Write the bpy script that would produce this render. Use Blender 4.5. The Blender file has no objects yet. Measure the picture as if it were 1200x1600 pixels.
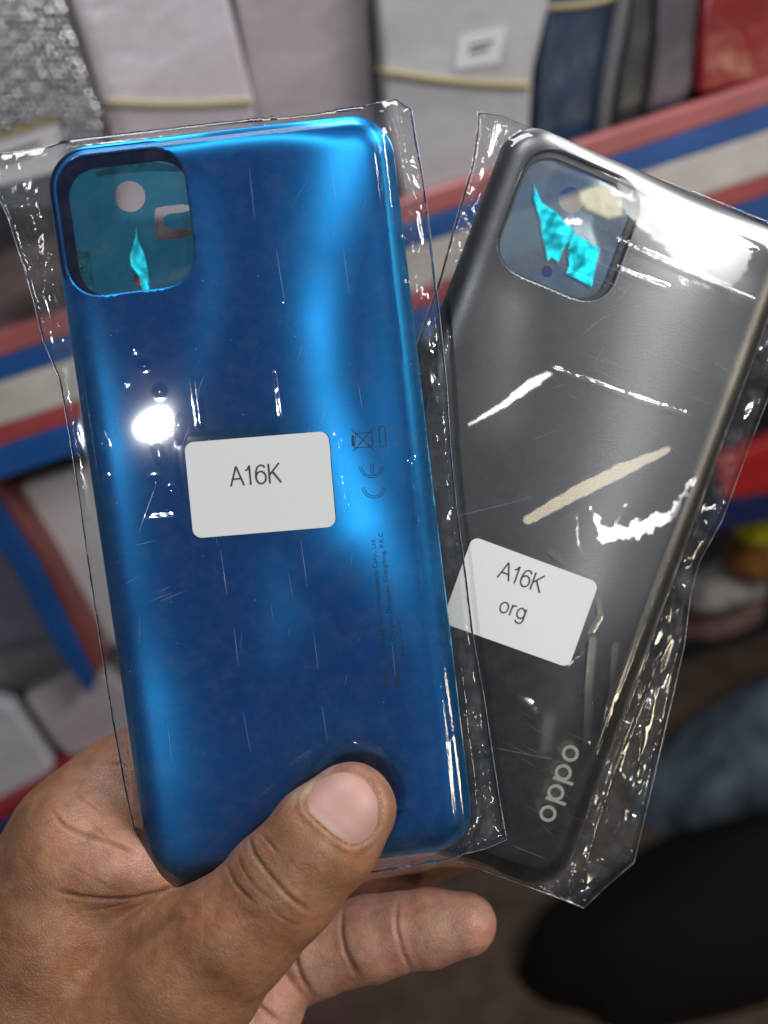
import bpy, bmesh, math, random
import numpy as np
from mathutils import Matrix, Vector, noise
from mathutils.geometry import delaunay_2d_cdt
random.seed(4); rng = np.random.default_rng(4)
sc = bpy.context.scene
COL = sc.collection
# ------------------------------------------------------------------ camera frame
F = 1700.0                       # focal length in photo pixels (photo 1200 x 1600)
ROLL, PITCH = math.radians(18), math.radians(25)
CAM = np.array([0.0, 0.0, 1.45])
e1 = np.array([math.cos(ROLL), math.sin(ROLL), 0]); e2 = np.array([-math.sin(ROLL), math.cos(ROLL), 0]); e3 = np.array([0, 0, 1.0])
up = math.cos(PITCH) * e2 + math.sin(PITCH) * e3
yw = np.cross(up, e1)
RC = np.array([e1, yw, up])      # camera axes -> world axes
WM = Matrix.Identity(4)
for i in range(3):
    for j in range(3): WM[i][j] = RC[i, j]
    WM[i][3] = CAM[i]
def Cm(px, py, d):               # camera-frame mm of a design point at depth d mm
    return np.array([(px - 600) / F * d, (800 - py) / F * d, -d])
def Wp(c):                       # camera-frame mm -> world metres
    return RC @ (np.asarray(c, float) * 0.001) + CAM
cd = bpy.data.cameras.new('camera'); cam = bpy.data.objects.new('camera', cd); COL.objects.link(cam)
cam.matrix_world = WM
cd.sensor_fit = 'VERTICAL'; cd.sensor_height = 36; cd.sensor_width = 27; cd.lens = 36 * F / 1600
cd.clip_start = 0.01; cd.clip_end = 60
cd.dof.use_dof = True; cd.dof.focus_distance = 0.247; cd.dof.aperture_fstop = 8.6
sc.camera = cam
# ------------------------------------------------------------------ world and lamps
w = bpy.data.worlds.new("World"); sc.world = w; w.use_nodes = True
bg = w.node_tree.nodes['Background']; bg.inputs[0].default_value = (0.80, 0.86, 1.0, 1); bg.inputs[1].default_value = 0.12
sc.view_settings.view_transform = 'Standard'; sc.view_settings.look = 'None'; sc.view_settings.exposure = 0.0
sc.cycles.max_bounces = 12; sc.cycles.transparent_max_bounces = 32; sc.cycles.glossy_bounces = 4
sc.cycles.caustics_reflective = False; sc.cycles.caustics_refractive = False
sc.cycles.sample_clamp_indirect = 4
def rotv(r):
    r = np.asarray(r, float); th = np.linalg.norm(r)
    if th < 1e-9: return np.eye(3)
    k = r / th; K = np.array([[0, -k[2], k[1]], [k[2], 0, -k[0]], [-k[1], k[0], 0]])
    return np.eye(3) + math.sin(th) * K + (1 - math.cos(th)) * K @ K
def m4(R, t_mm):
    m = Matrix.Identity(4)
    for i in range(3):
        for j in range(3): m[i][j] = R[i, j]
        m[i][3] = t_mm[i] * 0.001
    return m
BLUE_R, BLUE_T = rotv([0.0956, 0.0316, 0.1224]), np.array([-26.0432, -0.186, -240.5432])
BLACK_R, BLACK_T = rotv([-0.0095, 0.1265, -0.3596]), np.array([36.2296, 0.9611, -252.5446]) * 1.04
def to_local(px, py, R, T, z=0.0):      # photo pixel -> point on the plane z of a cover, local mm
    d = np.array([(px - 600) / F, (800 - py) / F, -1.0])
    n = R[:, 2]; o = T + n * z
    p = d * (n @ o) / (n @ d)
    return (R.T @ (p - T))[:2]
def mirror_pos(px, py, R, T, dist, tilt=(0, 0)):    # where a lamp must hang to be mirrored at that point
    q = to_local(px, py, R, T); P = T + R @ np.array([q[0], q[1], 0])
    n = R @ np.array([tilt[0], tilt[1], 1.0]); n /= np.linalg.norm(n)
    v = -P / np.linalg.norm(P)
    return P + (2 * (n @ v) * n - v) * dist, P
def lamp(name, pos, target, sx, sy, power, colr=(1, 1, 1), roll=0.0):
    ld = bpy.data.lights.new(name, 'AREA'); ld.shape = 'RECTANGLE'; ld.size = sx; ld.size_y = sy; ld.energy = power; ld.color = colr
    o = bpy.data.objects.new(name, ld); COL.objects.link(o)
    a, b = Vector(Wp(pos)), Vector(Wp(target))
    q = (b - a).to_track_quat('-Z', 'Y')
    o.matrix_world = Matrix.Translation(a) @ q.to_matrix().to_4x4() @ Matrix.Rotation(roll, 4, 'Z')
    return o
K_LAMP, t = mirror_pos(1080, 350, BLACK_R, BLACK_T, 900, (.0, .01)); lamp('ceiling_lamp', K_LAMP, t, .07, .09, 1.5, (1, .985, .96))
B_LAMP, t = mirror_pos(243, 664, BLUE_R, BLUE_T, 900); lamp('tube_lamp', B_LAMP, t, .016, .009, 1.6, (.95, .97, 1))
W_LAMP = np.array([760.0, -330, 330]); lamp('warm_shop_lamp', W_LAMP, (0, -20, -250), .10, .10, .75, (1, .86, .60))
lamp('ceiling_panel_lamp', (690, 520, 310), (-20, 0, -250), .40, .30, 7.2, (1, .98, .96))
lamp('shelf_lamp', (-150, 900, -100), (0, 250, -700), .6, .3, 7.0, (.97, .98, 1))
def need(P, lamp_pos, R, T):           # tilt (local x, y) that mirrors a lamp to the lens, for local points P
    X = (R @ np.c_[P, np.zeros(len(P))].T).T + T
    v = -X / np.linalg.norm(X, axis=1)[:, None]; l = lamp_pos - X; l /= np.linalg.norm(l, axis=1)[:, None]
    h = (v + l) @ R; return h[:, :2] / h[:, 2:3]
# ------------------------------------------------------------------ helpers
def tag(o, label=None, cat=None, group=None, kind=None):
    for k, v in (('label', label), ('category', cat), ('group', group), ('kind', kind)):
        if v: o[k] = v
    return o
def empty(name, m, label, cat, group=None):
    o = bpy.data.objects.new(name, None); o.empty_display_size = .01; COL.objects.link(o); o.matrix_world = m
    return tag(o, label, cat, group)
def mesh_obj(name, V, Fc, mat, parent=None, smooth=True):
    me = bpy.data.meshes.new(name); me.from_pydata([tuple(map(float, v)) for v in V], [], [tuple(map(int, f)) for f in Fc]); me.update()
    if smooth: me.polygons.foreach_set('use_smooth', [True] * len(me.polygons))
    o = bpy.data.objects.new(name, me); COL.objects.link(o)
    if mat: me.materials.append(mat)
    if parent: o.parent = parent
    return o
def vattr(o, name, arr, kind='FLOAT_VECTOR'):
    a = o.data.attributes.new(name, kind, 'POINT')
    arr = np.asarray(arr, np.float32)
    if kind == 'FLOAT_COLOR': a.data.foreach_set('color', arr.ravel())
    elif kind == 'FLOAT': a.data.foreach_set('value', arr.ravel())
    else: a.data.foreach_set('vector', arr.ravel())
class NT:
    def __init__(s, name):
        s.m = bpy.data.materials.new(name); s.m.use_nodes = True; s.t = s.m.node_tree; s.n = s.t.nodes; s.n.clear()
        s.out = s.n.new('ShaderNodeOutputMaterial')
    def add(s, typ, **kw):
        nd = s.n.new(typ)
        for k, v in kw.items():
            if k.startswith('i_'): s.set(nd, k[2:], v)
            else: setattr(nd, k, v)
        return nd
    def set(s, nd, key, v):
        sock = nd.inputs[int(key)] if key.isdigit() else nd.inputs[key.replace('_', ' ')]
        if isinstance(v, bpy.types.NodeSocket): s.t.links.new(v, sock)
        else: sock.default_value = v
    def link(s, a, b): s.t.links.new(a, b)
    def fin(s, sh): s.link(sh, s.out.inputs[0]); return s.m
def c4(c): return (c[0], c[1], c[2], 1)
def texco(N, scale=1.0, kind='Object', vec=None):
    tc = N.add('ShaderNodeTexCoord'); mp = N.add('ShaderNodeMapping'); N.link(tc.outputs[kind], mp.inputs[0])
    mp.inputs['Scale'].default_value = vec if vec else (scale,) * 3
    return mp.outputs[0]
def principled(name, col, rough=.5, metal=0, coat=0, bump=None, var=.0, spec=.5, streak=None, emis=None):
    """bump=(scale per metre, distance m, detail); var = colour variation amount"""
    N = NT(name); b = N.add('ShaderNodeBsdfPrincipled')
    b.inputs['Roughness'].default_value = rough; b.inputs['Metallic'].default_value = metal
    b.inputs['Coat Weight'].default_value = coat; b.inputs['Coat Roughness'].default_value = .08
    b.inputs['Specular IOR Level'].default_value = spec
    if var:
        nz = N.add('ShaderNodeTexNoise', i_Scale=1.0, i_Detail=6.0, i_Roughness=.6); N.link(texco(N, vec=streak or (22, 22, 22)), nz.inputs[0])
        rmp = N.add('ShaderNodeMapRange'); N.link(nz.outputs[0], rmp.inputs[0])
        rmp.inputs[1].default_value = .3; rmp.inputs[2].default_value = .7; rmp.inputs[3].default_value = 1 - var; rmp.inputs[4].default_value = 1 + var
        mx = N.add('ShaderNodeVectorMath', operation='SCALE'); mx.inputs[0].default_value = col[:3]; N.link(rmp.outputs[0], mx.inputs['Scale'])
        N.link(mx.outputs[0], b.inputs['Base Color'])
    else: b.inputs['Base Color'].default_value = c4(col)
    if bump:
        nz = N.add('ShaderNodeTexNoise', i_Scale=1.0, i_Detail=bump[2]); N.link(texco(N, bump[0]), nz.inputs[0])
        bp = N.add('ShaderNodeBump', i_Strength=1.0); bp.inputs['Distance'].default_value = bump[1]
        N.link(nz.outputs[0], bp.inputs['Height']); N.link(bp.outputs[0], b.inputs['Normal'])
    return N.fin(b.outputs[0])
def nz3(pts, s, seed=0.0):
    return np.array([noise.noise(Vector((a * s + seed, b * s - seed, seed * .7))) for a, b in pts])
def ridged(pts, s, seed=0.0): return 1 - 2.0 * np.abs(nz3(pts, s, seed))
def smooth(e0, e1_, x):
    t_ = np.clip((x - e0) / (e1_ - e0), 0, 1); return t_ * t_ * (3 - 2 * t_)
def rr_sdf(p, hx, hy, r, c=(0, 0)):       # rounded rectangle distance (negative inside)
    q = np.abs(p - np.array(c)) - np.array([hx - r, hy - r])
    return np.linalg.norm(np.maximum(q, 0), axis=1) + np.minimum(np.max(q, axis=1), 0) - r
def rr_loop(hx, hy, r, c=(0, 0), n=10, step=2.0):
    out = []
    for k, (sx, sy) in enumerate(((1, 1), (-1, 1), (-1, -1), (1, -1))):
        for i in range(n + 1):
            a = math.pi / 2 * (k + i / n)
            out.append((c[0] + sx * (hx - r) + r * math.cos(a), c[1] + sy * (hy - r) + r * math.sin(a)))
    res = []
    for i, a in enumerate(out):
        b = out[(i + 1) % len(out)]; L = math.dist(a, b); m_ = max(1, int(L / step))
        for j in range(m_): res.append((a[0] + (b[0] - a[0]) * j / m_, a[1] + (b[1] - a[1]) * j / m_))
    return res
def in_poly(pts, poly):
    x, y = pts[:, 0], pts[:, 1]; ins = np.zeros(len(pts), bool); j = len(poly) - 1
    for i in range(len(poly)):
        xi, yi = poly[i]; xj, yj = poly[j]
        if yi != yj:
            cnd = ((yi > y) != (yj > y)) & (x < (xj - xi) * (y - yi) / (yj - yi) + xi); ins ^= cnd
        j = i
    return ins
def seg_dist(pts, line, closed=False):
    best = np.full(len(pts), 1e9); L = [np.asarray(q, float) for q in line]
    if closed: L = L + [L[0]]
    for a, b in zip(L[:-1], L[1:]):
        d = b - a; t_ = np.clip(((pts - a) @ d) / max(d @ d, 1e-12), 0, 1)
        best = np.minimum(best, np.linalg.norm(pts - a - t_[:, None] * d, axis=1))
    return best
def cdt(loops, extra, keep):
    """constrained triangulation of loops + free points; keep(centroids)->mask"""
    V = []; E = []
    for lp in loops:
        n0 = len(V); V += [tuple(q) for q in lp]; E += [(n0 + i, n0 + (i + 1) % len(lp)) for i in range(len(lp))]
    V += [tuple(q) for q in extra]
    r = delaunay_2d_cdt([Vector(v) for v in V], E, [], 0, 1e-5)
    P = np.array([tuple(v) for v in r[0]]); T = np.array([t_ for t_ in r[2] if len(t_) == 3])
    T = T[keep(P[T].mean(axis=1))]
    used = np.unique(T); mp = -np.ones(len(P), int); mp[used] = np.arange(len(used))
    return P[used], mp[T]
def hexgrid(hx, hy, s, jit=0.0):
    out = []; y = -hy; r_ = 0
    while y <= hy:
        x = -hx + (s / 2 if r_ % 2 else 0)
        while x <= hx:
            out.append((x, y)); x += s
        y += s * .866; r_ += 1
    a = np.array(out)
    return a + rng.uniform(-jit, jit, a.shape) * s if jit else a
# ------------------------------------------------------------------ materials
def lamp_tilt_normal(N):
    g = N.add('ShaderNodeNewGeometry'); at = N.add('ShaderNodeAttribute', attribute_name='lamp_tilt')
    vt = N.add('ShaderNodeVectorTransform', vector_type='VECTOR', convert_from='OBJECT', convert_to='WORLD'); N.link(at.outputs['Vector'], vt.inputs[0])
    ad = N.add('ShaderNodeVectorMath', operation='ADD'); N.link(g.outputs['Normal'], ad.inputs[0]); N.link(vt.outputs[0], ad.inputs[1])
    nm = N.add('ShaderNodeVectorMath', operation='NORMALIZE'); N.link(ad.outputs[0], nm.inputs[0]); return nm.outputs[0]
def panel_mat(name, col, rough, fleck=.0, coat=.4):
    N = NT(name); b = N.add('ShaderNodeBsdfPrincipled', i_Metallic=1.0, i_Roughness=rough)
    b.inputs['Base Color'].default_value = c4(col); b.inputs['Coat Weight'].default_value = coat; b.inputs['Coat Roughness'].default_value = .05
    nz = N.add('ShaderNodeTexNoise', i_Scale=1.0, i_Detail=2.0); N.link(texco(N, 2500), nz.inputs[0])
    bp = N.add('ShaderNodeBump', i_Strength=1.0); bp.inputs['Distance'].default_value = fleck
    N.link(nz.outputs[0], bp.inputs['Height']); N.link(lamp_tilt_normal(N), bp.inputs['Normal']); N.link(bp.outputs[0], b.inputs['Normal'])
    return N.fin(b.outputs[0])
def film_mat(name, tint=(1, 1, 1), gloss=(1, 1, 1), fac=1.0, base=.02, rough=.05, haze=.0, hazecol=(.8, .85, .9), bump=None, lamp_tilt=False, even=False, fade=False, soft=False):
    N = NT(name)
    tr = N.add('ShaderNodeBsdfTransparent'); tr.inputs[0].default_value = c4(tint)
    gl = N.add('ShaderNodeBsdfGlossy', i_Roughness=rough); gl.inputs[0].default_value = c4(gloss)
    fr = N.add('ShaderNodeFresnel', i_IOR=1.5)
    ma = N.add('ShaderNodeMath', operation='MULTIPLY_ADD', use_clamp=True); N.link(fr.outputs[0], ma.inputs[0]); ma.inputs[1].default_value = fac; ma.inputs[2].default_value = base
    if lamp_tilt: rn = lamp_tilt_normal(N); N.link(rn, gl.inputs['Normal'])
    if bump:
        nz = N.add('ShaderNodeTexNoise', i_Scale=1.0, i_Detail=bump[2]); N.link(texco(N, vec=bump[0]), nz.inputs[0])
        bp = N.add('ShaderNodeBump', i_Strength=1.0); bp.inputs['Distance'].default_value = bump[1]
        N.link(nz.outputs[0], bp.inputs['Height']); N.link(bp.outputs[0], gl.inputs['Normal']); N.link(bp.outputs[0], fr.inputs['Normal'])
    mx = N.add('ShaderNodeMixShader'); N.link(ma.outputs[0], mx.inputs[0]); N.link(tr.outputs[0], mx.inputs[1]); N.link(gl.outputs[0], mx.inputs[2])
    sh = mx.outputs[0]
    if haze:
        df = N.add('ShaderNodeBsdfDiffuse'); df.inputs[0].default_value = c4(hazecol)
        nz = N.add('ShaderNodeTexNoise', i_Scale=1.0, i_Detail=8.0, i_Roughness=.75); N.link(texco(N, 210), nz.inputs[0])
        mr = N.add('ShaderNodeMapRange'); N.link(nz.outputs[0], mr.inputs[0]); mr.inputs[1].default_value = .45; mr.inputs[2].default_value = .75
        mr.inputs[3].default_value = haze * (.85 if even else .2); mr.inputs[4].default_value = haze * (1.1 if even else 2.4)
        m2 = N.add('ShaderNodeMixShader'); N.link(mr.outputs[0], m2.inputs[0]); N.link(sh, m2.inputs[1]); N.link(df.outputs[0], m2.inputs[2]); sh = m2.outputs[0]
    if fade:
        fa = N.add('ShaderNodeAttribute', attribute_name='fade'); t2 = N.add('ShaderNodeBsdfTransparent'); m3 = N.add('ShaderNodeMixShader')
        N.link(fa.outputs['Fac'], m3.inputs[0]); N.link(t2.outputs[0], m3.inputs[1]); N.link(sh, m3.inputs[2]); sh = m3.outputs[0]
    if soft:
        sa = N.add('ShaderNodeAttribute', attribute_name='soft'); rm = N.add('ShaderNodeMath', operation='MULTIPLY_ADD'); N.link(sa.outputs['Fac'], rm.inputs[0]); rm.inputs[1].default_value = soft; rm.inputs[2].default_value = rough
        N.link(rm.outputs[0], gl.inputs['Roughness'])
    return N.fin(sh)
M_BLUE = panel_mat('blue_satin_metal', (.022, .42, .98), .41, .000004)
M_BLACK = panel_mat('black_satin_metal', (.41, .41, .415), .40, .000030, coat=.5)
M_BLUELIP = principled('dark_blue_plastic', (.003, .012, .065), .6, spec=.12)
M_BLACKLIP = principled('dark_grey_plastic', (.10, .105, .115), .5, bump=(2500, .00004, 2))
M_FILM = film_mat('clear_plastic_film', (.975, .98, .985), fac=1.0, base=.012, rough=.045, haze=.010, lamp_tilt=True, soft=.15)
M_BACKFILM = film_mat('clear_back_film', (.96, .965, .97), fac=1.2, base=.015, rough=.09, haze=.06)
M_SEAM = film_mat('film_seam', (.95, .955, .96), fac=2.0, base=.10, rough=.15, haze=.34, hazecol=(.85, .87, .9))
M_SCR = film_mat('scratched_film', (.9, .9, .9), fac=1, base=.05, rough=.3, haze=.22, hazecol=(.62, .68, .75), even=True)
M_TEAL = film_mat('teal_protective_film', (.13, .42, .52), (.5, .95, 1), fac=.8, base=.01, rough=.12, haze=.50, hazecol=(.02, .46, .82), even=True)
M_TEAL2 = film_mat('pale_blue_protective_film', (.32, .46, .56), (.8, .95, 1), fac=1.0, base=.03, rough=.16, haze=.60, hazecol=(.36, .52, .68), even=True)
M_CYAN = film_mat('cyan_film_glare', (.1, .6, .7), (.02, .85, 1), fac=1.5, base=.42, rough=.34, haze=.30, hazecol=(.0, .45, .6), lamp_tilt=True, even=True, fade=True)  # carries the cyan reflection as its colour
M_PAPER = principled('sticker_paper', (.72, .735, .74), .55, bump=(900, .00001, 3), var=.015)
M_INK = principled('black_ink', (.03, .03, .035), .6)
M_PRINT = principled('dark_print', (.01, .06, .17), .5)
M_LOGO = principled('pale_gold_logo', (.88, .85, .70), .4)
# ------------------------------------------------------------------ covers
HX, HY, RAD = 37.7, 83.5, 9.5
def prof(s):                # s = distance inside the edge (mm) -> height
    s = np.clip(s, 0, 7.0); return -3.4 * (1 - s / 7.0) ** 2.4
HOLE = (-21.9, 66.2, 14.1, 15.0, 7.5)       # cx, cy, hx, hy, r
def stroke_int(pts_px, R, T, P):
    """sheen streaks put in as soft ribs: list of (px,py,width px,strength) nodes, evaluated on local points"""
    scale = 0.142
    best = np.zeros(len(P))
    for rib in pts_px:
        L = [(to_local(a, b, R, T), wd * scale * 1.3, st) for a, b, wd, st in rib]
        for (a, wa, sa), (b, wb, sb) in zip(L[:-1], L[1:]):
            d = b - a; t_ = np.clip(((P - a) @ d) / (d @ d), 0, 1)
            dist = np.linalg.norm(P - a - t_[:, None] * d, axis=1)
            ww = wa + (wb - wa) * t_; ss = sa + (sb - sa) * t_
            best = np.maximum(best, ss * np.exp(-(dist / ww) ** 2))
    return best
def make_cover(R, T, mat, lipmat, ribs, label, lamp_pos, amp, hole=HOLE, lamp2=None):
    root = empty('phone_back_cover', WM @ m4(R, T), label, 'phone cover', 'phone back covers held in the hand')
    hl = rr_loop(hole[2], hole[3], hole[4], hole[:2], 12, 1.5)
    rings = [rr_loop(HX - o_, HY - o_, max(RAD - o_, 2.5), (0, 0), 12, 1.5) for o_ in (0, .35, .8, 1.4, 2.2, 3.2)]
    rings += [rr_loop(hole[2] + o_, hole[3] + o_, hole[4] + o_, hole[:2], 12, 1.5) for o_ in (.5, 1.2)]
    rings = rings[:1] + [[q for q in rg if rr_sdf(np.array([q]), HX - .2, HY - .2, RAD)[0] < 0] for rg in rings[1:]]
    g = hexgrid(HX, HY, 1.5)
    g = g[(rr_sdf(g, HX - 4.0, HY - 4.0, 5.5) < 0) & (rr_sdf(g, hole[2] + .8, hole[3] + .8, hole[4] + .8, hole[:2]) > 0)]
    P, Tr = cdt([rings[0], hl], [q for rg in rings[1:] for q in rg] + list(map(tuple, g)),
                lambda c: (rr_sdf(c, HX, HY, RAD) < 0) & (rr_sdf(c, hole[2], hole[3], hole[4], hole[:2]) > 0))
    z = prof(-rr_sdf(P, HX, HY, RAD))
    o = mesh_obj('panel', np.c_[P, z] * .001, Tr, mat, root)
    I = stroke_int(ribs, R, T, P)
    flat = smooth(0.5, 5.0, -rr_sdf(P, HX, HY, RAD))
    tl = np.zeros((len(P), 3))
    dev = amp * (1 - np.clip(I, 0, 1)) ** .8
    q = need(P, lamp_pos, R, T); A_ = np.c_[P, np.ones(len(P))]; lin = A_ @ np.linalg.lstsq(A_, q, rcond=None)[0]   # normals aimed at the lamp, to put the sheen streaks in
    if lamp2 is not None:       # the lower end leans to the warm lamp
        q2 = need(P, lamp2, R, T); l2_ = A_ @ np.linalg.lstsq(A_, q2, rcond=None)[0]; wt = smooth(-5, -50, P[:, 1])[:, None]; lin = lin * (1 - wt) + l2_ * wt
    tl[:, 0] = lin[:, 0] * flat
    tl[:, 1] = lin[:, 1] * flat - dev
    vattr(o, 'lamp_tilt', tl)
    sm = o.modifiers.new('thickness', 'SOLIDIFY'); sm.thickness = .0009; sm.offset = -1
    return root
blue_sheen = [
    [(72, 380, 16, .5), (64, 300, 18, .55), (72, 240, 20, .5), (130, 222, 18, .55), (210, 212, 18, .5), (300, 200, 16, .4)],
    [(550, 190, 62, 1), (530, 300, 62, .85), (505, 400, 60, .72), (497, 500, 48, .85), (505, 600, 50, .80), (535, 720, 62, .88), (565, 810, 70, .92), (615, 890, 55, .7), (640, 980, 45, .45)],
    [(600, 330, 40, .55), (610, 500, 60, .5), (600, 650, 60, .6), (600, 800, 60, .6)],
    [(130, 480, 26, .42), (160, 590, 30, .66), (180, 700, 34, .78), (190, 810, 34, .62), (215, 960, 40, .45), (240, 1090, 46, .70), (255, 1200, 52, .62), (265, 1300, 40, .35)],
    [(315, 300, 28, .35), (335, 420, 26, .45), (322, 520, 26, .40), (300, 610, 24, .30)],
    [(430, 880, 34, .32), (445, 960, 40, .42), (430, 1020, 30, .25)],
    [(120, 400, 20, .3), (115, 460, 20, .35)],
    [(660, 1000, 30, .35), (690, 1250, 30, .2)]]
blue = make_cover(BLUE_R, BLUE_T, M_BLUE, M_BLUELIP, blue_sheen, 'glossy metallic blue phone back cover in front, held under the thumb', B_LAMP, .50)
HX, HY, HOLE2 = 37.7 * 1.04, 83.5 * 1.04, (-17.3, 66.4, 15.2, 16.0, 8)
black_sheen = [
    [(1000, 280, 60, .6), (1075, 360, 75, 1.0), (1150, 440, 60, .8)],
    [(1050, 520, 90, .55), (960, 640, 80, .5), (900, 760, 80, .45), (860, 900, 60, .3)],
    [(1080, 340, 150, .93), (1030, 500, 150, .84), (980, 700, 120, .80), (930, 860, 90, .78), (890, 1010, 80, .86), (860, 1160, 60, .7)], [(800, 480, 50, .70), (790, 640, 50, .55)], [(960, 240, 60, .5), (1000, 330, 80, .7), (1130, 560, 80, .6)], [(820, 560, 50, .35), (900, 700, 60, .35)],
    [(800, 900, 40, .2), (930, 980, 40, .45), (900, 1050, 40, .35), (880, 1150, 30, .2)]]
black = make_cover(BLACK_R, BLACK_T, M_BLACK, M_BLACKLIP, black_sheen, 'dark grey metallic phone back cover behind, fanned out to the right', K_LAMP, .56, HOLE2, W_LAMP)
# lip inside the camera hole
def plate(name, outer, inner_list, z, mat, parent, thick=.0004, z_fn=None, dense=None):
    loops = [outer] + inner_list
    ex = []
    if dense:
        o_ = np.array(outer); c = (o_.max(0) + o_.min(0)) / 2; h = (o_.max(0) - o_.min(0)) / 2
        g = hexgrid(h[0], h[1], dense) + c
        m_ = in_poly(g, outer) & (seg_dist(g, outer, True) > dense * .5)
        for il in inner_list: m_ &= ~in_poly(g, il) & (seg_dist(g, il, True) > dense * .4)
        ex = list(map(tuple, g[m_]))
    def keep(c):
        k = in_poly(c, outer)
        for il in inner_list: k &= ~in_poly(c, il)
        return k
    P, Tr = cdt(loops, ex, keep)
    zz = z_fn(P) if z_fn else np.full(len(P), float(z))
    o = mesh_obj(name, np.c_[P, zz] * .001, Tr, mat, parent, smooth=bool(z_fn))
    if thick:
        s = o.modifiers.new('thickness', 'SOLIDIFY'); s.thickness = thick; s.offset = -1
    return o
def circ(c, r, n=40): return [(c[0] + r * math.cos(2 * math.pi * i / n), c[1] + r * math.sin(2 * math.pi * i / n)) for i in range(n)]
def px_loop(pts, R, T, z=0): return [tuple(to_local(a, b, R, T, z)) for a, b in pts]
def resample(pts, step, closed=True):
    out = []; n = len(pts)
    for i in range(n if closed else n - 1):
        a, b = np.array(pts[i]), np.array(pts[(i + 1) % n]); m_ = max(1, int(np.linalg.norm(b - a) / step))
        out += [tuple(a + (b - a) * j / m_) for j in range(m_)]
    if not closed: out.append(tuple(pts[-1]))
    return out
def chaikin(pts, k=2, closed=True):
    for _ in range(k):
        n = len(pts); out = []
        rngi = range(n) if closed else range(n - 1)
        if not closed: out.append(pts[0])
        for i in rngi:
            a, b = np.array(pts[i]), np.array(pts[(i + 1) % n]); out += [tuple(.75 * a + .25 * b), tuple(.25 * a + .75 * b)]
        if not closed: out.append(pts[-1])
        pts = out
    return pts
hx_, hy_ = HOLE[:2]
plate('hole_lip', rr_loop(HOLE[2] + 1.2, HOLE[3] + 1.5, 8.5, HOLE[:2]), [rr_loop(13.1, 13.7, 6.4, (hx_ + 1.4, hy_ - 1.5))], -2.2, M_BLUELIP, blue)
plate('hole_lip', rr_loop(HOLE2[2] + 1.5, HOLE2[3] + 1.5, 8.5, HOLE2[:2]), [rr_loop(14.0, 14.8, 7.0, (HOLE2[0] - .5, HOLE2[1] - .6))], -1.3, M_BLACKLIP, black)
cc = px_loop(chaikin([(241, 330), (246, 323), (297, 318), (298, 331), (254, 335), (256, 358), (300, 356), (301, 369), (249, 377), (243, 368)], 1), BLUE_R, BLUE_T, -2.9)
plate('protective_film', rr_loop(14.6, 16.0, 7, HOLE[:2]), [circ(to_local(203, 307, BLUE_R, BLUE_T, -2.9), 3.3), circ(to_local(219, 435, BLUE_R, BLUE_T, -2.9), 1.5, 20), cc], -2, M_TEAL, blue, 0,
      lambda P: -2.9 + .20 * nz3(P, .08, 3), dense=1.2)
plate('protective_film', rr_loop(16, 16.8, 7, HOLE2[:2]), [circ(to_local(893, 312, BLACK_R, BLACK_T, -2), 3.1), circ(to_local(855, 424, BLACK_R, BLACK_T, -2), 1.4, 20)], -2, M_TEAL2, black, 0,
      lambda P: -2.4 + .5 * np.abs(nz3(P, .06, 8)) + .06 * nz3(P, .2, 2), dense=.9)
plate('film_tab', px_loop([(118, 392), (139, 391), (147, 455), (128, 452), (120, 430)], BLUE_R, BLUE_T, -2.4), [], -2.6, film_mat('teal_tab_film', (.1, .5, .6), haze=.5, hazecol=(.02, .45, .55)), blue, 0)
plate('film_edge_strip', px_loop([(148, 268), (190, 256), (240, 252), (284, 262), (282, 268), (230, 267), (150, 275)], BLUE_R, BLUE_T, -2.4), [], -2.6, film_mat('teal_edge_film', (.1, .5, .6), haze=.5, hazecol=(.02, .40, .45)), blue, 0)
def glare_piece(pts, R, T, lamp_pos, parent, z, gain=1.0, seed=0):  # reflection in the camera hole, put in as a tinted piece
    o = plate('film_glare', px_loop(pts, R, T, z), [], z, M_CYAN, parent, 0, lambda P: z + .10 * nz3(P, .5, seed), dense=.5)
    P = np.array([v.co[:2] for v in o.data.vertices]) * 1000; r = need(P, lamp_pos, R, T) * gain
    r[:, 0] += .11 * nz3(P, .22, seed + 4) + .05; r[:, 1] += .11 * nz3(P, .22, seed + 8); vattr(o, 'lamp_tilt', np.c_[r, np.zeros(len(P))])
    ed = seg_dist(P, px_loop(pts, R, T, z), True); vattr(o, 'fade', smooth(0, .55, ed + .15 * nz3(P, .9, seed)), 'FLOAT')
glare_piece([(213, 352), (217, 375), (226, 395), (232, 420), (236, 456), (222, 457), (216, 432), (203, 415), (202, 398), (210, 372)], BLUE_R, BLUE_T, B_LAMP, blue, -1.7, 1, 1)
glare_piece([(834, 284), (848, 316), (868, 328), (884, 345), (902, 362), (893, 378), (884, 385), (873, 412), (862, 404), (855, 410), (846, 370), (842, 340), (832, 310)], BLACK_R, BLACK_T, K_LAMP, black, -1.5, 1, 3)
glare_piece([(896, 364), (908, 368), (940, 388), (932, 420), (926, 450), (883, 428), (888, 412), (885, 390)], BLACK_R, BLACK_T, K_LAMP, black, -1.4, 1, 9)
cream = plate('film_glare', px_loop([(902, 296), (938, 282), (960, 290), (975, 312), (978, 340), (950, 346), (912, 330), (902, 315)], BLACK_R, BLACK_T, -1.5), [], -1.5, film_mat('cream_film_glare', (.6, .6, .5), (1, .95, .75), fac=2, base=.30, rough=.32, haze=.8, hazecol=(.75, .72, .50), lamp_tilt=True, even=True, fade=True), black, 0, lambda P: np.full(len(P), -1.5), dense=.6)  # cream reflection, also put in as a tinted piece
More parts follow.
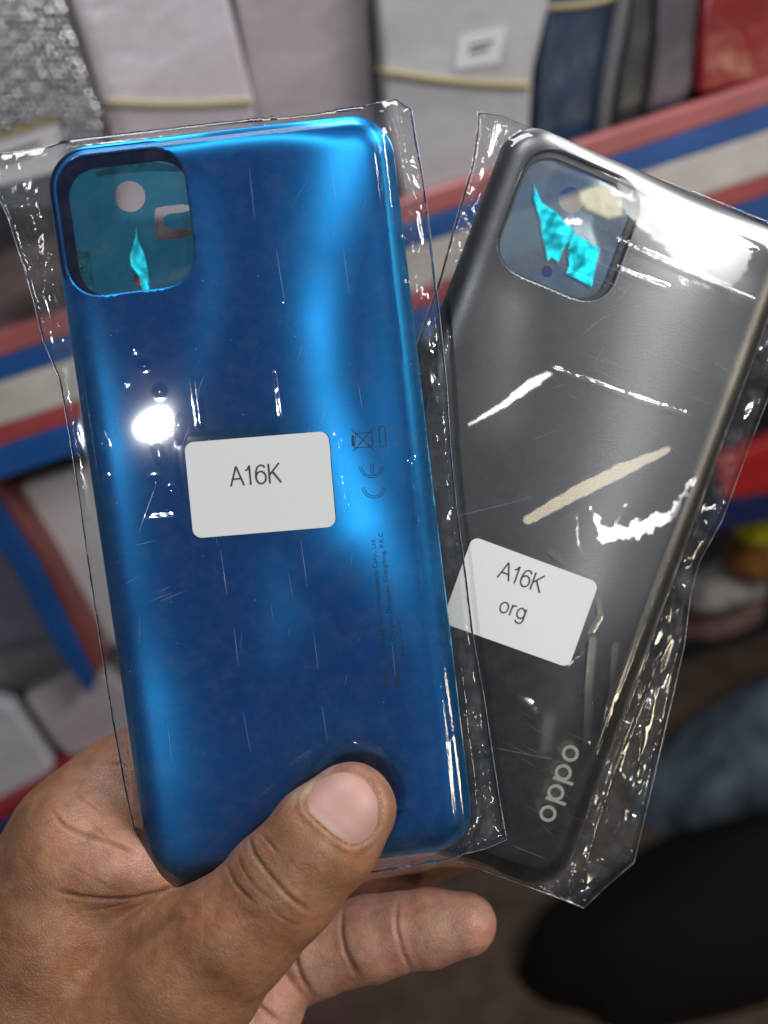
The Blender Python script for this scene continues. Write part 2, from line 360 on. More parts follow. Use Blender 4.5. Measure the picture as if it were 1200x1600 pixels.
cp_ = np.array([v.co[:2] for v in cream.data.vertices]) * 1000; vattr(cream, 'lamp_tilt', np.c_[need(cp_, K_LAMP, BLACK_R, BLACK_T), np.zeros(len(cp_))]); vattr(cream, 'fade', smooth(0, 1.6, seg_dist(cp_, px_loop([(902, 296), (938, 282), (960, 290), (975, 312), (978, 340), (950, 346), (912, 330), (902, 315)], BLACK_R, BLACK_T, -1.5), True)), 'FLOAT')
# ------------------------------------------------------------------ lettering as strokes
def ribbon(pts, wd, z, V, Fc, closed=False):
    P = np.array(pts, float); n = len(P)
    if closed: tn = np.roll(P, -1, 0) - np.roll(P, 1, 0)
    else: tn = np.gradient(P, axis=0)
    tn /= np.linalg.norm(tn, axis=1)[:, None] + 1e-12; nr = np.c_[-tn[:, 1], tn[:, 0]]
    b = len(V)
    for q, m_ in zip(P, nr): V.append((*(q + m_ * wd / 2), z)); V.append((*(q - m_ * wd / 2), z))
    for i in range(n if closed else n - 1):
        j = (i + 1) % n; Fc.append((b + 2 * i, b + 2 * i + 1, b + 2 * j + 1, b + 2 * j))
def arc(cx, cy, rx, ry, a0, a1, n=18): return [(cx + rx * math.cos(math.radians(a0 + (a1 - a0) * i / n)), cy + ry * math.sin(math.radians(a0 + (a1 - a0) * i / n))) for i in range(n + 1)]
GL = {  # cap height 1
    'A': (.70, [[(0, 0), (.34, 1.0)], [(.34, 1.0), (.68, 0)], [(.13, .36), (.56, .36)]]),
    '1': (.46, [[(.04, .74), (.16, .80), (.25, .98)], [(.26, 1.0), (.26, 0)]]),
    '6': (.60, [arc(.29, .33, .25, .31, 0, 360, 28), [(.52, .82), (.45, .93), (.30, .97), (.14, .88), (.06, .66), (.035, .42), (.05, .28)]]),
    'K': (.66, [[(.06, 0), (.06, 1)], [(.60, 1), (.07, .42)], [(.23, .60), (.64, 0)]]),
    'o': (.62, [arc(.29, .34, .25, .32, 0, 360, 28)]),
    'r': (.36, [[(.06, 0), (.06, .68)], [(.06, .36), (.10, .56), (.20, .66), (.33, .67)]]),
    'g': (.62, [arc(.28, .35, .24, .31, 0, 360, 28), [(.53, .68), (.53, -.02), (.47, -.20), (.30, -.27), (.12, -.22), (.06, -.12)]])}
def word(txt, org, ux, h, wd, z, V, Fc, sp=.06):
    ux = np.array(ux, float); ux /= np.linalg.norm(ux); uy = np.array([-ux[1], ux[0]]); x = 0; k = 0
    for ch in txt:
        adv, st = GL[ch]
        for s in st:
            s = resample(s, .12, False) if len(s) == 2 else s
            ribbon([np.array(org) + ux * (x + a) * h + uy * b * h for a, b in s], wd, z + .006 * k, V, Fc); k += 1
        x += adv + sp
    return x * h
def sleeve(R, T, outline, label, front_fn, sticker, lines, seed, cover_label, flares=(), scr=(), cr=1.2, crumples=()):
    root = empty('plastic_sleeve', WM @ m4(R, T), label, 'plastic sleeve', 'clear plastic sleeves round the covers')
    poly = resample(px_loop(outline, R, T, -2), 1.6); pa = np.array(poly)
    c = (pa.max(0) + pa.min(0)) / 2; h = (pa.max(0) - pa.min(0)) / 2
    g = hexgrid(h[0], h[1], .62, .18) + c
    g = g[in_poly(g, poly) & (seg_dist(g, poly, True) > .35)]
    P, Tr = cdt([poly], list(map(tuple, g)), lambda q: in_poly(q, poly))
    s = rr_sdf(P, HX, HY, RAD); e = seg_dist(P, poly, True)
    inside = np.where(s < 0, prof(-s), -3.4)
    zt = inside + .45
    out = smooth(-.5, 3.0, s)
    def folds(sd, amp):              # straight pleats at a few angles, broken up by slow noise
        z = np.zeros(len(P)); wob = nz3(P, .06, sd) * 2.2
        for k, (ang, wl, a_) in enumerate(((3, 3.0, .40), (-7, 4.6, .46), (15, 6.0, .34), (-34, 9.5, .20), (80, 15, .16))):
            d = P[:, 0] * math.cos(math.radians(ang)) + P[:, 1] * math.sin(math.radians(ang)) + wob
            z += a_ * wl / 5 * smooth(-.15, .25, nz3(P, .07, sd + 3 * k + 1)) * (2 * np.abs(np.mod(d / wl + .37 * k, 1) - .5) - .5)
        return z * amp
    crum = folds(seed, cr) + nz3(P, .6, seed + 9) * .02
    calm = nz3(P, .035, seed + 2) * .22 + nz3(P, .12, seed + 4) * .02
    zf = zt + calm * (1 - out) + out * crum * 1.0 * smooth(0, 1.5, e)
    zf = zf + front_fn(P) * (1 - out)
    for ln, hgt, wd in lines:                     # pinched folds in the film
        L = px_loop(ln, R, T, 0); d = seg_dist(P, L); zf = zf + hgt * np.exp(-(d / wd) ** 2)
    zf = np.maximum(zf, inside + .18)
    cs = sum(to_local(a, b, R, T, .5) for a, b in sticker[0]) / 4
    hs = [np.linalg.norm(to_local(*sticker[0][1], R, T) - to_local(*sticker[0][0], R, T)) / 2, np.linalg.norm(to_local(*sticker[0][3], R, T) - to_local(*sticker[0][0], R, T)) / 2]
    us = to_local(*sticker[0][1], R, T) - to_local(*sticker[0][0], R, T); us /= np.linalg.norm(us); Q = (P - cs) @ np.array([us, [-us[1], us[0]]]).T
    ks = smooth(2.6, .9, rr_sdf(Q, hs[0], hs[1], 2)); zf = zf * (1 - ks) + (inside + .5) * ks
    zf = zf + (-4.2 - zf) * (smooth(2.2, 0, e) ** 1.5) * (s > 0)
    zf = np.where(e < 1e-4, -4.2, zf)
    f1 = mesh_obj('front_film', np.c_[P, zf] * .001, Tr, M_FILM, root)
    rel = np.zeros((len(P), 3))
    def crumple_lines(box, n_, ang, L_):
        r9 = np.random.default_rng(int(box[0] * 7 + box[1])); out = []
        for _ in range(n_):
            x, y = r9.uniform(box[0], box[2]), r9.uniform(box[1], box[3]); a_ = math.radians(ang + r9.normal(0, 16)); pl = [(x, y)]
            for _k in range(r9.integers(2, 5)):
                l_ = L_ * r9.uniform(.4, 1.2); x += l_ * math.cos(a_); y += l_ * math.sin(a_); pl.append((x, y)); a_ += r9.normal(0, .55)
            out.append(pl)
        return out
    extra = [pl for bx in crumples for pl in crumple_lines(*bx)]
    for pl in extra:
        L = px_loop(pl, R, T, 0); d = seg_dist(P, L); zf = np.where(s > .3, zf + .45 * np.exp(-(d / .45) ** 2) * smooth(0, 1, e), zf)
    f1.data.vertices.foreach_set('co', (np.c_[P, zf] * .001).astype(np.float32).ravel()); f1.data.update()
    auto = [([(a, b, 1.7) for a, b in pl], .95, (K_LAMP, B_LAMP)[i_ % 2], .35) for i_, pl in enumerate(extra)]
    auto += [([(a, b, 1.9) for a, b in ln], .95, (K_LAMP, B_LAMP)[i_ % 2], .3) for i_, (ln, hg, w_) in enumerate(lines) if hg >= .4]
    sft = np.zeros(len(P))
    for fi, (ln, wd, lp_, jag) in enumerate(auto + list(flares)):              # glare put in: film normals turned towards a lamp
        L = [to_local(a, b, R, T) for a, b, _w in ln]; Wd = [w_ * .145 for a, b, w_ in ln]
        best = np.full(len(P), -1e9)
        for (a, b, wa, wb) in zip(L[:-1], L[1:], Wd[:-1], Wd[1:]):
            d_ = b - a; t_ = np.clip(((P - a) @ d_) / (d_ @ d_), 0, 1); best = np.maximum(best, (wa + (wb - wa) * t_) - np.linalg.norm(P - a - t_[:, None] * d_, axis=1))
        best = best + jag * nz3(P, .45, seed + 7) + jag * .5 * nz3(P, 1.1, seed + 17)
        m_ = smooth(-.3, 1.0 if fi < len(auto) else 1.6, best); sft = np.maximum(sft, m_ * (fi >= len(auto))); rel[:, :2] = rel[:, :2] * (1 - m_[:, None]) + need(P, lp_, R, T) * m_[:, None] * wd
    vattr(f1, 'lamp_tilt', rel); vattr(f1, 'soft', sft, 'FLOAT')
    crb = folds(seed + 50, 1.2)
    zb = np.where(e < 1e-4, -4.2, -5.2 - out * crb * .9 * smooth(0, 1.5, e) - .3)
    mesh_obj('back_film', np.c_[P, zb] * .001, Tr[:, ::-1], M_BACKFILM, root)
    # heat-sealed rim: a thin bead that runs round the film's edge
    n = len(pa); V = []; Fc = []; K = 6; rr = .075
    tn = np.roll(pa, -1, 0) - np.roll(pa, 1, 0); tn /= np.linalg.norm(tn, axis=1)[:, None]; nr = np.c_[-tn[:, 1], tn[:, 0]]
    for i in range(n):
        r2 = rr * (1 + .5 * noise.noise(Vector((i * .11, seed, 0))))
        for k in range(K):
            a = 2 * math.pi * k / K; V.append((*(pa[i] + nr[i] * r2 * math.cos(a)), -4.2 + r2 * math.sin(a)))
    for i in range(n):
        for k in range(K):
            j = (i + 1) % n; Fc.append((i * K + k, j * K + k, j * K + (k + 1) % K, i * K + (k + 1) % K))
    mesh_obj('seam', np.array(V) * .001, Fc, M_SEAM, root)
    # short dashes embossed along the film, fine scratches and specks of dust
    V = []; Fc = []
    def ztop(q):
        k = np.argmin(((P - q) ** 2).sum(1)); return zf[k] + .06
    def dash(a, b, wv):
        n3 = max(2, int(np.linalg.norm(b - a) / 2)); b0 = len(V); d = (b - a) / np.linalg.norm(b - a); m_ = np.array([-d[1], d[0]])
        for i in range(n3 + 1):
            t_ = i / n3; q = a + (b - a) * t_; ww = wv * math.sin(math.pi * (.1 + .8 * t_)); z_ = ztop(q)
            V.append((*(q + m_ * ww), z_)); V.append((*(q - m_ * ww), z_))
        for i in range(n3): Fc.append((b0 + 2 * i, b0 + 2 * i + 1, b0 + 2 * i + 3, b0 + 2 * i + 2))
    for ln, hg, w_ in lines:
        if hg < .24: dash(to_local(*ln[0], R, T), to_local(*ln[-1], R, T), .052)
    r3 = np.random.default_rng(int(seed * 10))
    for c0, c1, nn, ang, ln_ in scr:
        for _ in range(nn):
            q = to_local(r3.uniform(c0[0], c1[0]), r3.uniform(c0[1], c1[1]), R, T); an = math.radians(ang + r3.normal(0, 7)); L_ = ln_ * r3.uniform(.3, 1.3)
            if rr_sdf(q[None], HX - 3, HY - 3, 6)[0] < 0: dash(q, q + np.array([math.cos(an), math.sin(an)]) * L_, .03)
    for _ in range(170):
        q = np.array([r3.uniform(-HX + 3, HX - 3), r3.uniform(-HY + 3, HY - 3)]); r_ = r3.uniform(.05, .14); z_ = ztop(q); b0 = len(V); k0 = r3.integers(3, 6)
        for k in range(k0): V.append((q[0] + r_ * r3.uniform(.5, 1.3) * math.cos(2 * math.pi * k / k0), q[1] + r_ * math.sin(2 * math.pi * k / k0), z_))
        Fc.append(tuple(range(b0, b0 + k0)))
    tag(mesh_obj('scratches', np.array(V) * .001, Fc, M_SCR, root, smooth=False), kind='stuff')
    # sticker stuck on the film
    cor, words = sticker
    L = [to_local(a, b, R, T, .7) for a, b in cor]; ctr = sum(L) / 4
    ux = (L[1] - L[0] + L[2] - L[3]); wd_ = np.linalg.norm(ux) / 2; uy_ = (L[0] - L[3] + L[1] - L[2]); ht = np.linalg.norm(uy_) / 2
    ux = ux / np.linalg.norm(ux); uyv = np.array([-ux[1], ux[0]])
    lp = [tuple(ctr + ux * a + uyv * b) for a, b in rr_loop(wd_ / 2, ht / 2, 2.0, (0, 0), 8, 2)]
    zs = .78
    st = plate('sticker', lp, [], zs, M_PAPER, root, .00012, None)
    st['label'] = cover_label
    V = []; Fc = []
    for txt, a, b, hgt in words:
        o_ = to_local(a, b, R, T, zs)
        word(txt, o_, ux, hgt, hgt * .085, zs + .08, V, Fc)
    mesh_obj('lettering', np.array(V) * .001, Fc, M_INK, st, smooth=False)
    return root
def lump(a, b, R, T, hgt, wd):
    q = to_local(a, b, R, T); return lambda P: hgt * np.exp(-((P - q) ** 2).sum(1) / wd ** 2)
bl = [lump(226, 572, BLUE_R, BLUE_T, .16, .6), lump(250, 612, BLUE_R, BLUE_T, .18, .7), 
      lump(210, 545, BLUE_R, BLUE_T, .12, .6), lump(195, 598, BLUE_R, BLUE_T, .1, .5),
      lump(243, 752, BLUE_R, BLUE_T, .2, .9)]
def blue_front(P):
    z = sum(f(P) for f in bl)
    th = to_local(560, 1235, BLUE_R, BLUE_T); d = np.linalg.norm((P - th), axis=1)
    z = z + .4 * np.exp(-((d - 10.5) / 1.8) ** 2) * (P[:, 1] > th[1] - 6)
    sd = -rr_sdf(P, HX, HY, RAD)
    return z
BO = [(-12, 238), (60, 228), (110, 214), (330, 190), (480, 176), (560, 164), (590, 156), (620, 150), (644, 166), (652, 215), (664, 285), (672, 345), (680, 420), (692, 520), (700, 600), (706, 700), (716, 800),
      (730, 900), (742, 1000), (758, 1090), (770, 1170), (782, 1250), (794, 1318), (762, 1332), (705, 1346), (600, 1366), (400, 1392), (250, 1412), (222, 1398), (212, 1330), (192, 1240), (172, 1130), (155, 1020), (136, 900), (118, 770),
      (104, 680), (88, 590), (62, 530), (48, 470), (30, 410), (8, 340), (-14, 290)]
blue_lines = [
    ([(281, 655), (279, 672), (285, 690)], .4, .45), ([(245, 700), (256, 726)], .4, .4), ([(268, 765), (290, 830), (303, 850)], .3, .5),
    ([(515, 675), (528, 690), (532, 740), (540, 785), (528, 820)], .7, .7), ([(150, 670), (162, 698)], .6, .6), ([(162, 745), (140, 790), (148, 830), (160, 900)], .4, .7),
    ([(560, 1160), (600, 1180), (618, 1220)], .25, .6), ([(222, 810), (275, 806)], .12, .4), ([(246, 753), (225, 810), (218, 830)], .15, .4),
    ([(598, 200), (612, 300), (625, 450), (640, 560)], .35, 1.0), ([(646, 720), (662, 860), (678, 1000), (690, 1130), (706, 1290)], .45, .9), ([(652, 820), (668, 960), (700, 1150)], .3, .5),
    ([(390, 262), (398, 340)], .14, .35), ([(432, 390), (445, 472)], .14, .35), ([(517, 252), (527, 325)], .14, .35), ([(536, 385), (546, 460)], .14, .35),
    ([(305, 595), (314, 665)], .14, .35), ([(431, 575), (441, 650)], .14, .35), ([(345, 860), (355, 928)], .12, .35), ([(470, 842), (480, 915)], .12, .35), ([(560, 600), (566, 640)], .1, .35),
    ([(366, 980), (373, 1040)], .12, .35), ([(490, 985), (497, 1045)], .12, .35), ([(503, 1100), (512, 1160)], .12, .35), ([(380, 1110), (392, 1175)], .12, .35), ([(612, 1000), (618, 1060)], .1, .35), ([(262, 1128), (270, 1190)], .12, .35),
    ([(600, 170), (640, 290), (660, 330)], .9, .5), ([(622, 152), (636, 250), (655, 345)], 1.0, .45), ([(634, 370), (645, 400), (655, 380)], .9, .5), ([(640, 440), (652, 480)], .9, .5),
    ([(20, 250), (36, 310), (60, 400)], .9, .5), ([(50, 260), (66, 300), (75, 350), (62, 460)], .9, .6), ([(20, 330), (45, 350), (22, 400)], .7, .5), ([(88, 500), (96, 560), (110, 640), (128, 760)], .8, .5),
    ([(196, 1130), (206, 1220), (206, 1320)], .7, .5), ([(150, 960), (175, 1100)], .5, .5), ([(740, 1120), (757, 1240), (775, 1290)], .9, .5), ([(770, 1260), (742, 1300), (725, 1335)], .9, .5), ([(700, 760), (726, 900), (748, 1040)], .6, .5)]
sleeve(BLUE_R, BLUE_T, BO, 'clear crinkled plastic sleeve around the blue cover', blue_front,
       ([(288, 692), (514, 673), (524, 823), (302, 841)], [('A16K', 361, 760, 4.3)]), blue_lines, 1.3, 'white rounded sticker reading A16K', [
    ([(226, 668, 18), (262, 664, 18)], 0, B_LAMP, .6), ([(632, 300, 3), (650, 520, 4), (662, 700, 3)], .9, K_LAMP, .5), ([(655, 740, 5), (664, 800, 5), (672, 860, 2)], 1, K_LAMP, .4),
    ([(530, 725, 2), (535, 760, 3), (527, 795, 2)], 1, B_LAMP, .3), ([(151, 668, 2), (158, 690, 4), (163, 705, 1)], 1, B_LAMP, .3)],
    [((160, 840), (260, 940), 7, 12, 6), ((170, 860), (560, 1100), 8, 85, 5), ((400, 300), (600, 700), 7, 70, 5), ((200, 500), (330, 880), 6, 60, 5)], 1.5,
    [((2, 245, 60, 430), 16, 78, 32), ((40, 430, 95, 560), 6, 75, 26), ((612, 170, 660, 460), 16, 82, 34), ((640, 460, 690, 700), 5, 84, 30), ((745, 1150, 780, 1310), 9, 80, 26), ((705, 1300, 780, 1340), 5, 10, 16), ((560, 160, 640, 175), 4, 20, 18)])
kl = [lump(1075, 360, BLACK_R, BLACK_T, .2, 6), lump(855, 1105, BLACK_R, BLACK_T, .3, 6)]
def black_front(P):
    z = sum(f(P) for f in kl)
    return z + .10 * nz3(P, .07, 31)
KO = [(750, 170), (790, 176), (812, 186), (900, 222), (1000, 262), (1100, 300), (1210, 345), (1300, 388), (1262, 480), (1215, 600), (1180, 690), (1135, 812), (1098, 880), (1085, 930), (1075, 1010), (1050, 1120), (1022, 1240), (996, 1352),
      (950, 1392), (917, 1424), (860, 1402), (800, 1380), (740, 1358), (690, 1340), (560, 1305), (430, 1262), (450, 1190), (540, 900), (600, 700), (650, 545), (690, 430), (712, 350), (738, 262), (748, 200)]
black_lines = [
    ([(790, 850), (815, 865)], .3, .5), ([(860, 862), (880, 880)], .3, .5), ([(932, 930), (938, 960), (920, 990)], .4, .5),
    ([(925, 1000), (918, 1080), (915, 1160)], .45, .9), ([(960, 1010), (955, 1080), (945, 1140)], .35, 1.0), ([(760, 1040), (810, 1080), (850, 1125), (845, 1170)], .35, 2.2), ([(690, 812), (760, 785), (820, 780)], .2, 1.5),
    ([(1090, 760), (1040, 880), (1000, 990), (960, 1100), (930, 1180)], .4, 1.6), ([(1060, 960), (1010, 1080), (960, 1220), (920, 1350)], .6, .9), ([(1075, 920), (1040, 1040), (1015, 1130)], .6, .6),
    ([(900, 1370), (895, 1390), (880, 1400)], .9, .6), ([(760, 1165), (860, 1185)], .2, .35), ([(800, 1320), (850, 1340)], .2, .35), ([(860, 575), (1000, 625), (1080, 650)], .22, .35), ([(960, 375), (1060, 420), (1180, 470)], .2, .35), ([(960, 420), (1040, 450)], .2, .3),
    ([(790, 190), (762, 260), (730, 330)], 1.0, .5), ([(770, 200), (745, 270), (715, 345)], .9, .5), ([(760, 195), (800, 215)], .7, .4), ([(735, 350), (722, 330)], .9, .5), ([(700, 520), (690, 570), (680, 620)], .7, .5), ([(1080, 880), (1095, 850), (1110, 820)], .8, .5),
    ([(1040, 1010), (1060, 960)], .8, .4), ([(996, 1240), (1010, 1130)], .5, .5)]
sleeve(BLACK_R, BLACK_T, KO, 'clear wrinkled plastic sleeve around the dark grey cover', black_front,
       ([(738, 838), (936, 910), (888, 1044), (690, 972)], [('A16K', 777, 902, 4.3), ('org', 778, 955, 4.0)]), black_lines, 6.1, "white rounded sticker reading A16K org", [
    ([(1000, 300, 45), (1120, 400, 60)], 0, K_LAMP, 1.0), ([(732, 664, 9), (790, 630, 12), (830, 600, 15), (872, 576, 9)], 1, K_LAMP, .35), ([(824, 812, 16), (900, 770, 20), (970, 735, 20), (1042, 703, 14)], 1, W_LAMP, .3),
    ([(922, 795, 7), (945, 838, 20), (1000, 826, 21), (1050, 800, 15), (1085, 742, 6)], 1, K_LAMP, 1.5), ([(955, 835, 12), (970, 800, 9), (985, 775, 4)], 1, K_LAMP, .9), ([(900, 800, 7), (902, 845, 9), (918, 884, 6)], 1, K_LAMP, .4),
    ([(1045, 350, 10), (1085, 372, 20), (1105, 398, 8)], 1, K_LAMP, 2.2), ([(960, 300, 6), (1040, 330, 5), (1120, 372, 5)], .97, K_LAMP, 1.6), ([(800, 1080, 5), (824, 1100, 15), (842, 1118, 6)], 1, K_LAMP, .8), ([(770, 1060, 3), (830, 1105, 9), (852, 1160, 5)], .93, K_LAMP, 1.2),
    ([(886, 1040, 8), (910, 1020, 9), (935, 985, 6)], 1, W_LAMP, .8), ([(1085, 800, 5), (1060, 860, 6), (1035, 930, 3)], 1, W_LAMP, .6), ([(985, 1160, 6), (950, 1240, 5), (925, 1330, 5)], 1, W_LAMP, .8), ([(893, 345, 14), (905, 350, 8)], 1, K_LAMP, 1.5),
    ([(925, 1010, 6), (920, 1060, 7), (914, 1130, 4)], 1, K_LAMP, .4), ([(1130, 600, 3), (1108, 640, 7), (1075, 600, 1)], .9, B_LAMP, 1.5)],
    [((860, 380), (1180, 660), 14, -4, 12), ((780, 500), (1000, 900), 10, 40, 6), ((760, 1100), (900, 1350), 12, -10, 8), ((900, 400), (1100, 640), 6, 75, 7)], .55,
    [((735, 178, 790, 330), 13, 108, 30), ((700, 330, 745, 480), 5, 110, 28), ((860, 1370, 935, 1415), 9, -40, 14), ((1000, 950, 1080, 1300), 8, 108, 26), ((1090, 780, 1150, 900), 6, 115, 22), ((900, 235, 1180, 350), 8, 25, 40)])
# marks printed on the covers
def logo():
    V = []; Fc = []; k = 0
    A = to_local(891, 1177, BLACK_R, BLACK_T); B = to_local(856, 1271, BLACK_R, BLACK_T); ax = (B - A) / 3; L = np.linalg.norm(ax); u = ax / L; v = np.array([-u[1], u[0]])   # u runs down the cover
    for i in range(4):
        c = A + ax * i - (u * .25 if i in (1, 2) else 0)
        ribbon([c + u * 1.62 * math.cos(a) * 1.0 + v * 1.75 * math.sin(a) for a in np.linspace(0, 2 * math.pi, 36, endpoint=False)], .80, .10 + .006 * i, V, Fc, True)
        if i in (1, 2):
            s = c + u * 1.92
            ribbon([s - v * 2.0, s, s + v * 3.4], .78, .13 + .006 * i, V, Fc)
    return mesh_obj('logo', np.array(V) * .001, Fc, M_LOGO, black, smooth=False)
logo()
def text_mesh(name, body, px, py, dirpx, size, R, T, parent, mat):
    cu = bpy.data.curves.new(name, 'FONT'); cu.body = body; cu.size = size * .001; cu.resolution_u = 2
    tmp = bpy.data.objects.new('tmp', cu); COL.objects.link(tmp); bpy.context.view_layer.update()
    me = bpy.data.meshes.new_from_object(tmp.evaluated_get(bpy.context.evaluated_depsgraph_get())); bpy.data.objects.remove(tmp); me.name = name
    a = to_local(px, py, R, T); b = to_local(*dirpx, R, T); an = math.atan2(b[1] - a[1], b[0] - a[0])
    me.transform(Matrix.Translation((a[0] * .001, a[1] * .001, .00008)) @ Matrix.Rotation(an, 4, 'Z'))
    me.materials.clear(); me.materials.append(mat)
    o = bpy.data.objects.new(name, me); COL.objects.link(o); o.parent = parent
    return o
text_mesh('printed_text', 'Manufacturer: Mobile Telecommunications Corp., Ltd.', 607, 1075, (586, 842), 1.55, BLUE_R, BLUE_T, blue, M_PRINT)
text_mesh('printed_text', "Address: No.18, Chang'an, Dongguan, Guangdong, P.R.C", 625, 1075, (594, 795), 1.55, BLUE_R, BLUE_T, blue, M_PRINT)
text_mesh('printed_text', 'Made in China', 633, 1030, (622, 940), 1.55, BLUE_R, BLUE_T, blue, M_PRINT)
def marks():
    V = []; Fc = []
    def L(*pts, w=.20, cl=False):
        q = [np.array(to_local(a, b, BLUE_R, BLUE_T)) for a, b in pts]
        ribbon(resample(q, .8, False) if not cl else q, w, .08 + .004 * (len(V) % 7), V, Fc)
    # crossed-out bin lying on its side, and its bar
    L((549, 671), (585, 704)); L((583, 669), (552, 705)); L((556, 677), (553, 700)); L((581, 676), (582, 698)); L((556, 677), (581, 676)); L((553, 700), (582, 698)); L((551, 680), (551, 697), w=.5)
    L((592, 667), (601, 666), (603, 697), (594, 698), (592, 667))
    # CE, reading upwards, drawn as outlines
    for cx, cy in ((580, 727), (584, 759)):
        for r1 in (15.0, 18.5):
            L(*[(cx + r1 * math.cos(a), cy + (r1 + 3) * .9 * math.sin(a)) for a in np.linspace(.15, math.pi - .15, 16)], w=.16)
    L((579, 724), (580, 741), w=.16); L((583, 724), (584, 741), w=.16)
    return mesh_obj('printed_marks', np.array(V) * .001, Fc, M_PRINT, blue, smooth=False)
marks()
# ------------------------------------------------------------------ hand (signed distance field -> surface nets)
def rcone(P, a, b, r1, r2):
    ba = b - a; l2 = ba @ ba; rr = r1 - r2; a2 = l2 - rr * rr; il2 = 1 / l2
    pa = P - a; y = pa @ ba; z = y - l2
    x2 = ((pa * l2 - y[:, None] * ba) ** 2).sum(1)
    y2 = y * y * l2; z2 = z * z * l2; k = math.copysign(1, rr) * rr * rr * x2
    c1 = math.copysign(1, 1) * np.sign(z) * a2 * z2 > k
    c2 = np.sign(y) * a2 * y2 < k
    return np.where(c1, np.sqrt(x2 + z2) * il2 - r2, np.where(c2, np.sqrt(x2 + y2) * il2 - r1, (np.sqrt(x2 * a2 * il2) + y * rr) * il2 - r1))
def smin(a, b, k):
    h = np.clip(.5 + .5 * (b - a) / k, 0, 1); return b + (a - b) * h - k * h * (1 - h)
HS = 1.03
def chain(nodes, k):
    N_ = [(Cm(a, b, d * HS), r * HS) for a, b, d, r in nodes]
    def f(P):
        res = None
        for (a, ra), (b, rb) in zip(N_[:-1], N_[1:]):
            d = rcone(P, a, b, ra, rb); res = d if res is None else smin(res, d, k)
        return res
    return f
THUMB = chain([(547, 1266, 229.5, 9.7), (505, 1312, 229, 10.9), (440, 1385, 229, 11.6), (375, 1450, 231, 12.2), (300, 1530, 236, 14.5), (175, 1660, 248, 21), (60, 1850, 262, 27)], 4)
BACK = chain([(262, 1192, 272, 10.5), (205, 1240, 267, 13.5), (140, 1330, 262, 18.5), (110, 1440, 258, 22), (70, 1600, 262, 27), (20, 1850, 268, 30)], 8)
WEB = chain([(120, 1335, 250, 12), (185, 1352, 246, 8.6), (262, 1380, 244, 4.0)], 6)
WEB2 = chain([(110, 1480, 250, 14), (210, 1446, 247, 6.5), (330, 1420, 241, 5)], 6)
PALM = chain([(180, 1420, 280, 16), (260, 1540, 285, 15), (300, 1700, 282, 18)], 8)
INDEX = chain([(215, 1240, 272, 11), (330, 1215, 281, 10), (450, 1205, 284, 9), (540, 1200, 284, 8)], 3)
MIDDLE = chain([(220, 1400, 286, 11), (420, 1400, 292, 10.5), (560, 1352, 292, 9.8), (640, 1330, 291, 9.6), (715, 1312, 291, 8.4)], 3)
RING = chain([(260, 1530, 285, 12), (400, 1530, 280, 11.5), (492, 1488, 272, 10.8), (540, 1477, 270, 9.8), (580, 1467, 268, 10.0), (624, 1457, 266, 9.0), (672, 1450, 265, 9.0), (726, 1444, 264, 7.7)], 1.5)
LITTLE = chain([(300, 1680, 282, 12), (385, 1590, 272, 9.0), (420, 1556, 268, 9.2)], 3)
LITTLE2 = chain([(420, 1556, 268, 9.2), (400, 1640, 262, 8.6), (370, 1700, 262, 8)], 2)
PADK = chain([(350, 1600, 262, 9), (330, 1700, 262, 12)], 3)
def hand_sdf(P):
    th = THUMB(P); bk = BACK(P); pl = PALM(P)
    base = smin(bk, pl, 10)
    web = smin(WEB(P), base, 7)
    w2 = smin(WEB2(P), th, 9)
    fing = [INDEX(P), MIDDLE(P), RING(P), smin(LITTLE(P), LITTLE2(P), 2), PADK(P)]
    d = smin(web, w2, 1.6)
    for f in fing: d = smin(d, f, 1.1)
    return d
lo = np.array([-104.0, -158.0, -306.0]) * HS; hi = np.array([34.0, -48.0, -212.0]) * HS
H = 0.44; cf = 5
nf = (np.ceil((hi - lo) / (H * cf)).astype(int)) * cf + 1
cg = [lo[i] + np.arange(0, nf[i], cf) * H for i in range(3)]
G = np.stack(np.meshgrid(*cg, indexing='ij'), -1); D0 = hand_sdf(G.reshape(-1, 3)).reshape(G.shape[:3])
def upsamp(a):
    for ax in range(3):
        n_ = a.shape[ax]; idx = np.arange((n_ - 1) * cf + 1) / cf; i0 = np.minimum(idx.astype(int), n_ - 2); fr = idx - i0
        sh = [1, 1, 1]; sh[ax] = -1; fr = fr.reshape(sh); a = np.take(a, i0, ax) * (1 - fr) + np.take(a, i0 + 1, ax) * fr
    return a
D = upsamp(D0.astype(np.float32)); msk = np.abs(D) < 2.2
ix = np.argwhere(msk); D[msk] = hand_sdf(lo + ix * H)
S = D < 0
c8 = sum(S[a:S.shape[0] - 1 + a, b:S.shape[1] - 1 + b, c:S.shape[2] - 1 + c].astype(np.int8) for a in (0, 1) for b in (0, 1) for c in (0, 1))
cells = np.argwhere((c8 > 0) & (c8 < 8)); vid = -np.ones(c8.shape, np.int64); vid[tuple(cells.T)] = np.arange(len(cells))
acc = np.zeros((len(cells), 3)); cnt = np.zeros(len(cells))
cor = [(a, b, c) for a in (0, 1) for b in (0, 1) for c in (0, 1)]
for i, a in enumerate(cor):
    for b in cor[i + 1:]:
        if sum(abs(x - y) for x, y in zip(a, b)) != 1: continue
        da = D[cells[:, 0] + a[0], cells[:, 1] + a[1], cells[:, 2] + a[2]]; db = D[cells[:, 0] + b[0], cells[:, 1] + b[1], cells[:, 2] + b[2]]
        m_ = (da < 0) != (db < 0); t_ = np.where(m_, da / np.where(m_, da - db, 1), 0)
        acc[m_] += (np.array(a) + t_[:, None] * (np.array(b) - np.array(a)))[m_]; cnt[m_] += 1
HV = lo + (cells + acc / cnt[:, None]) * H
quads = []
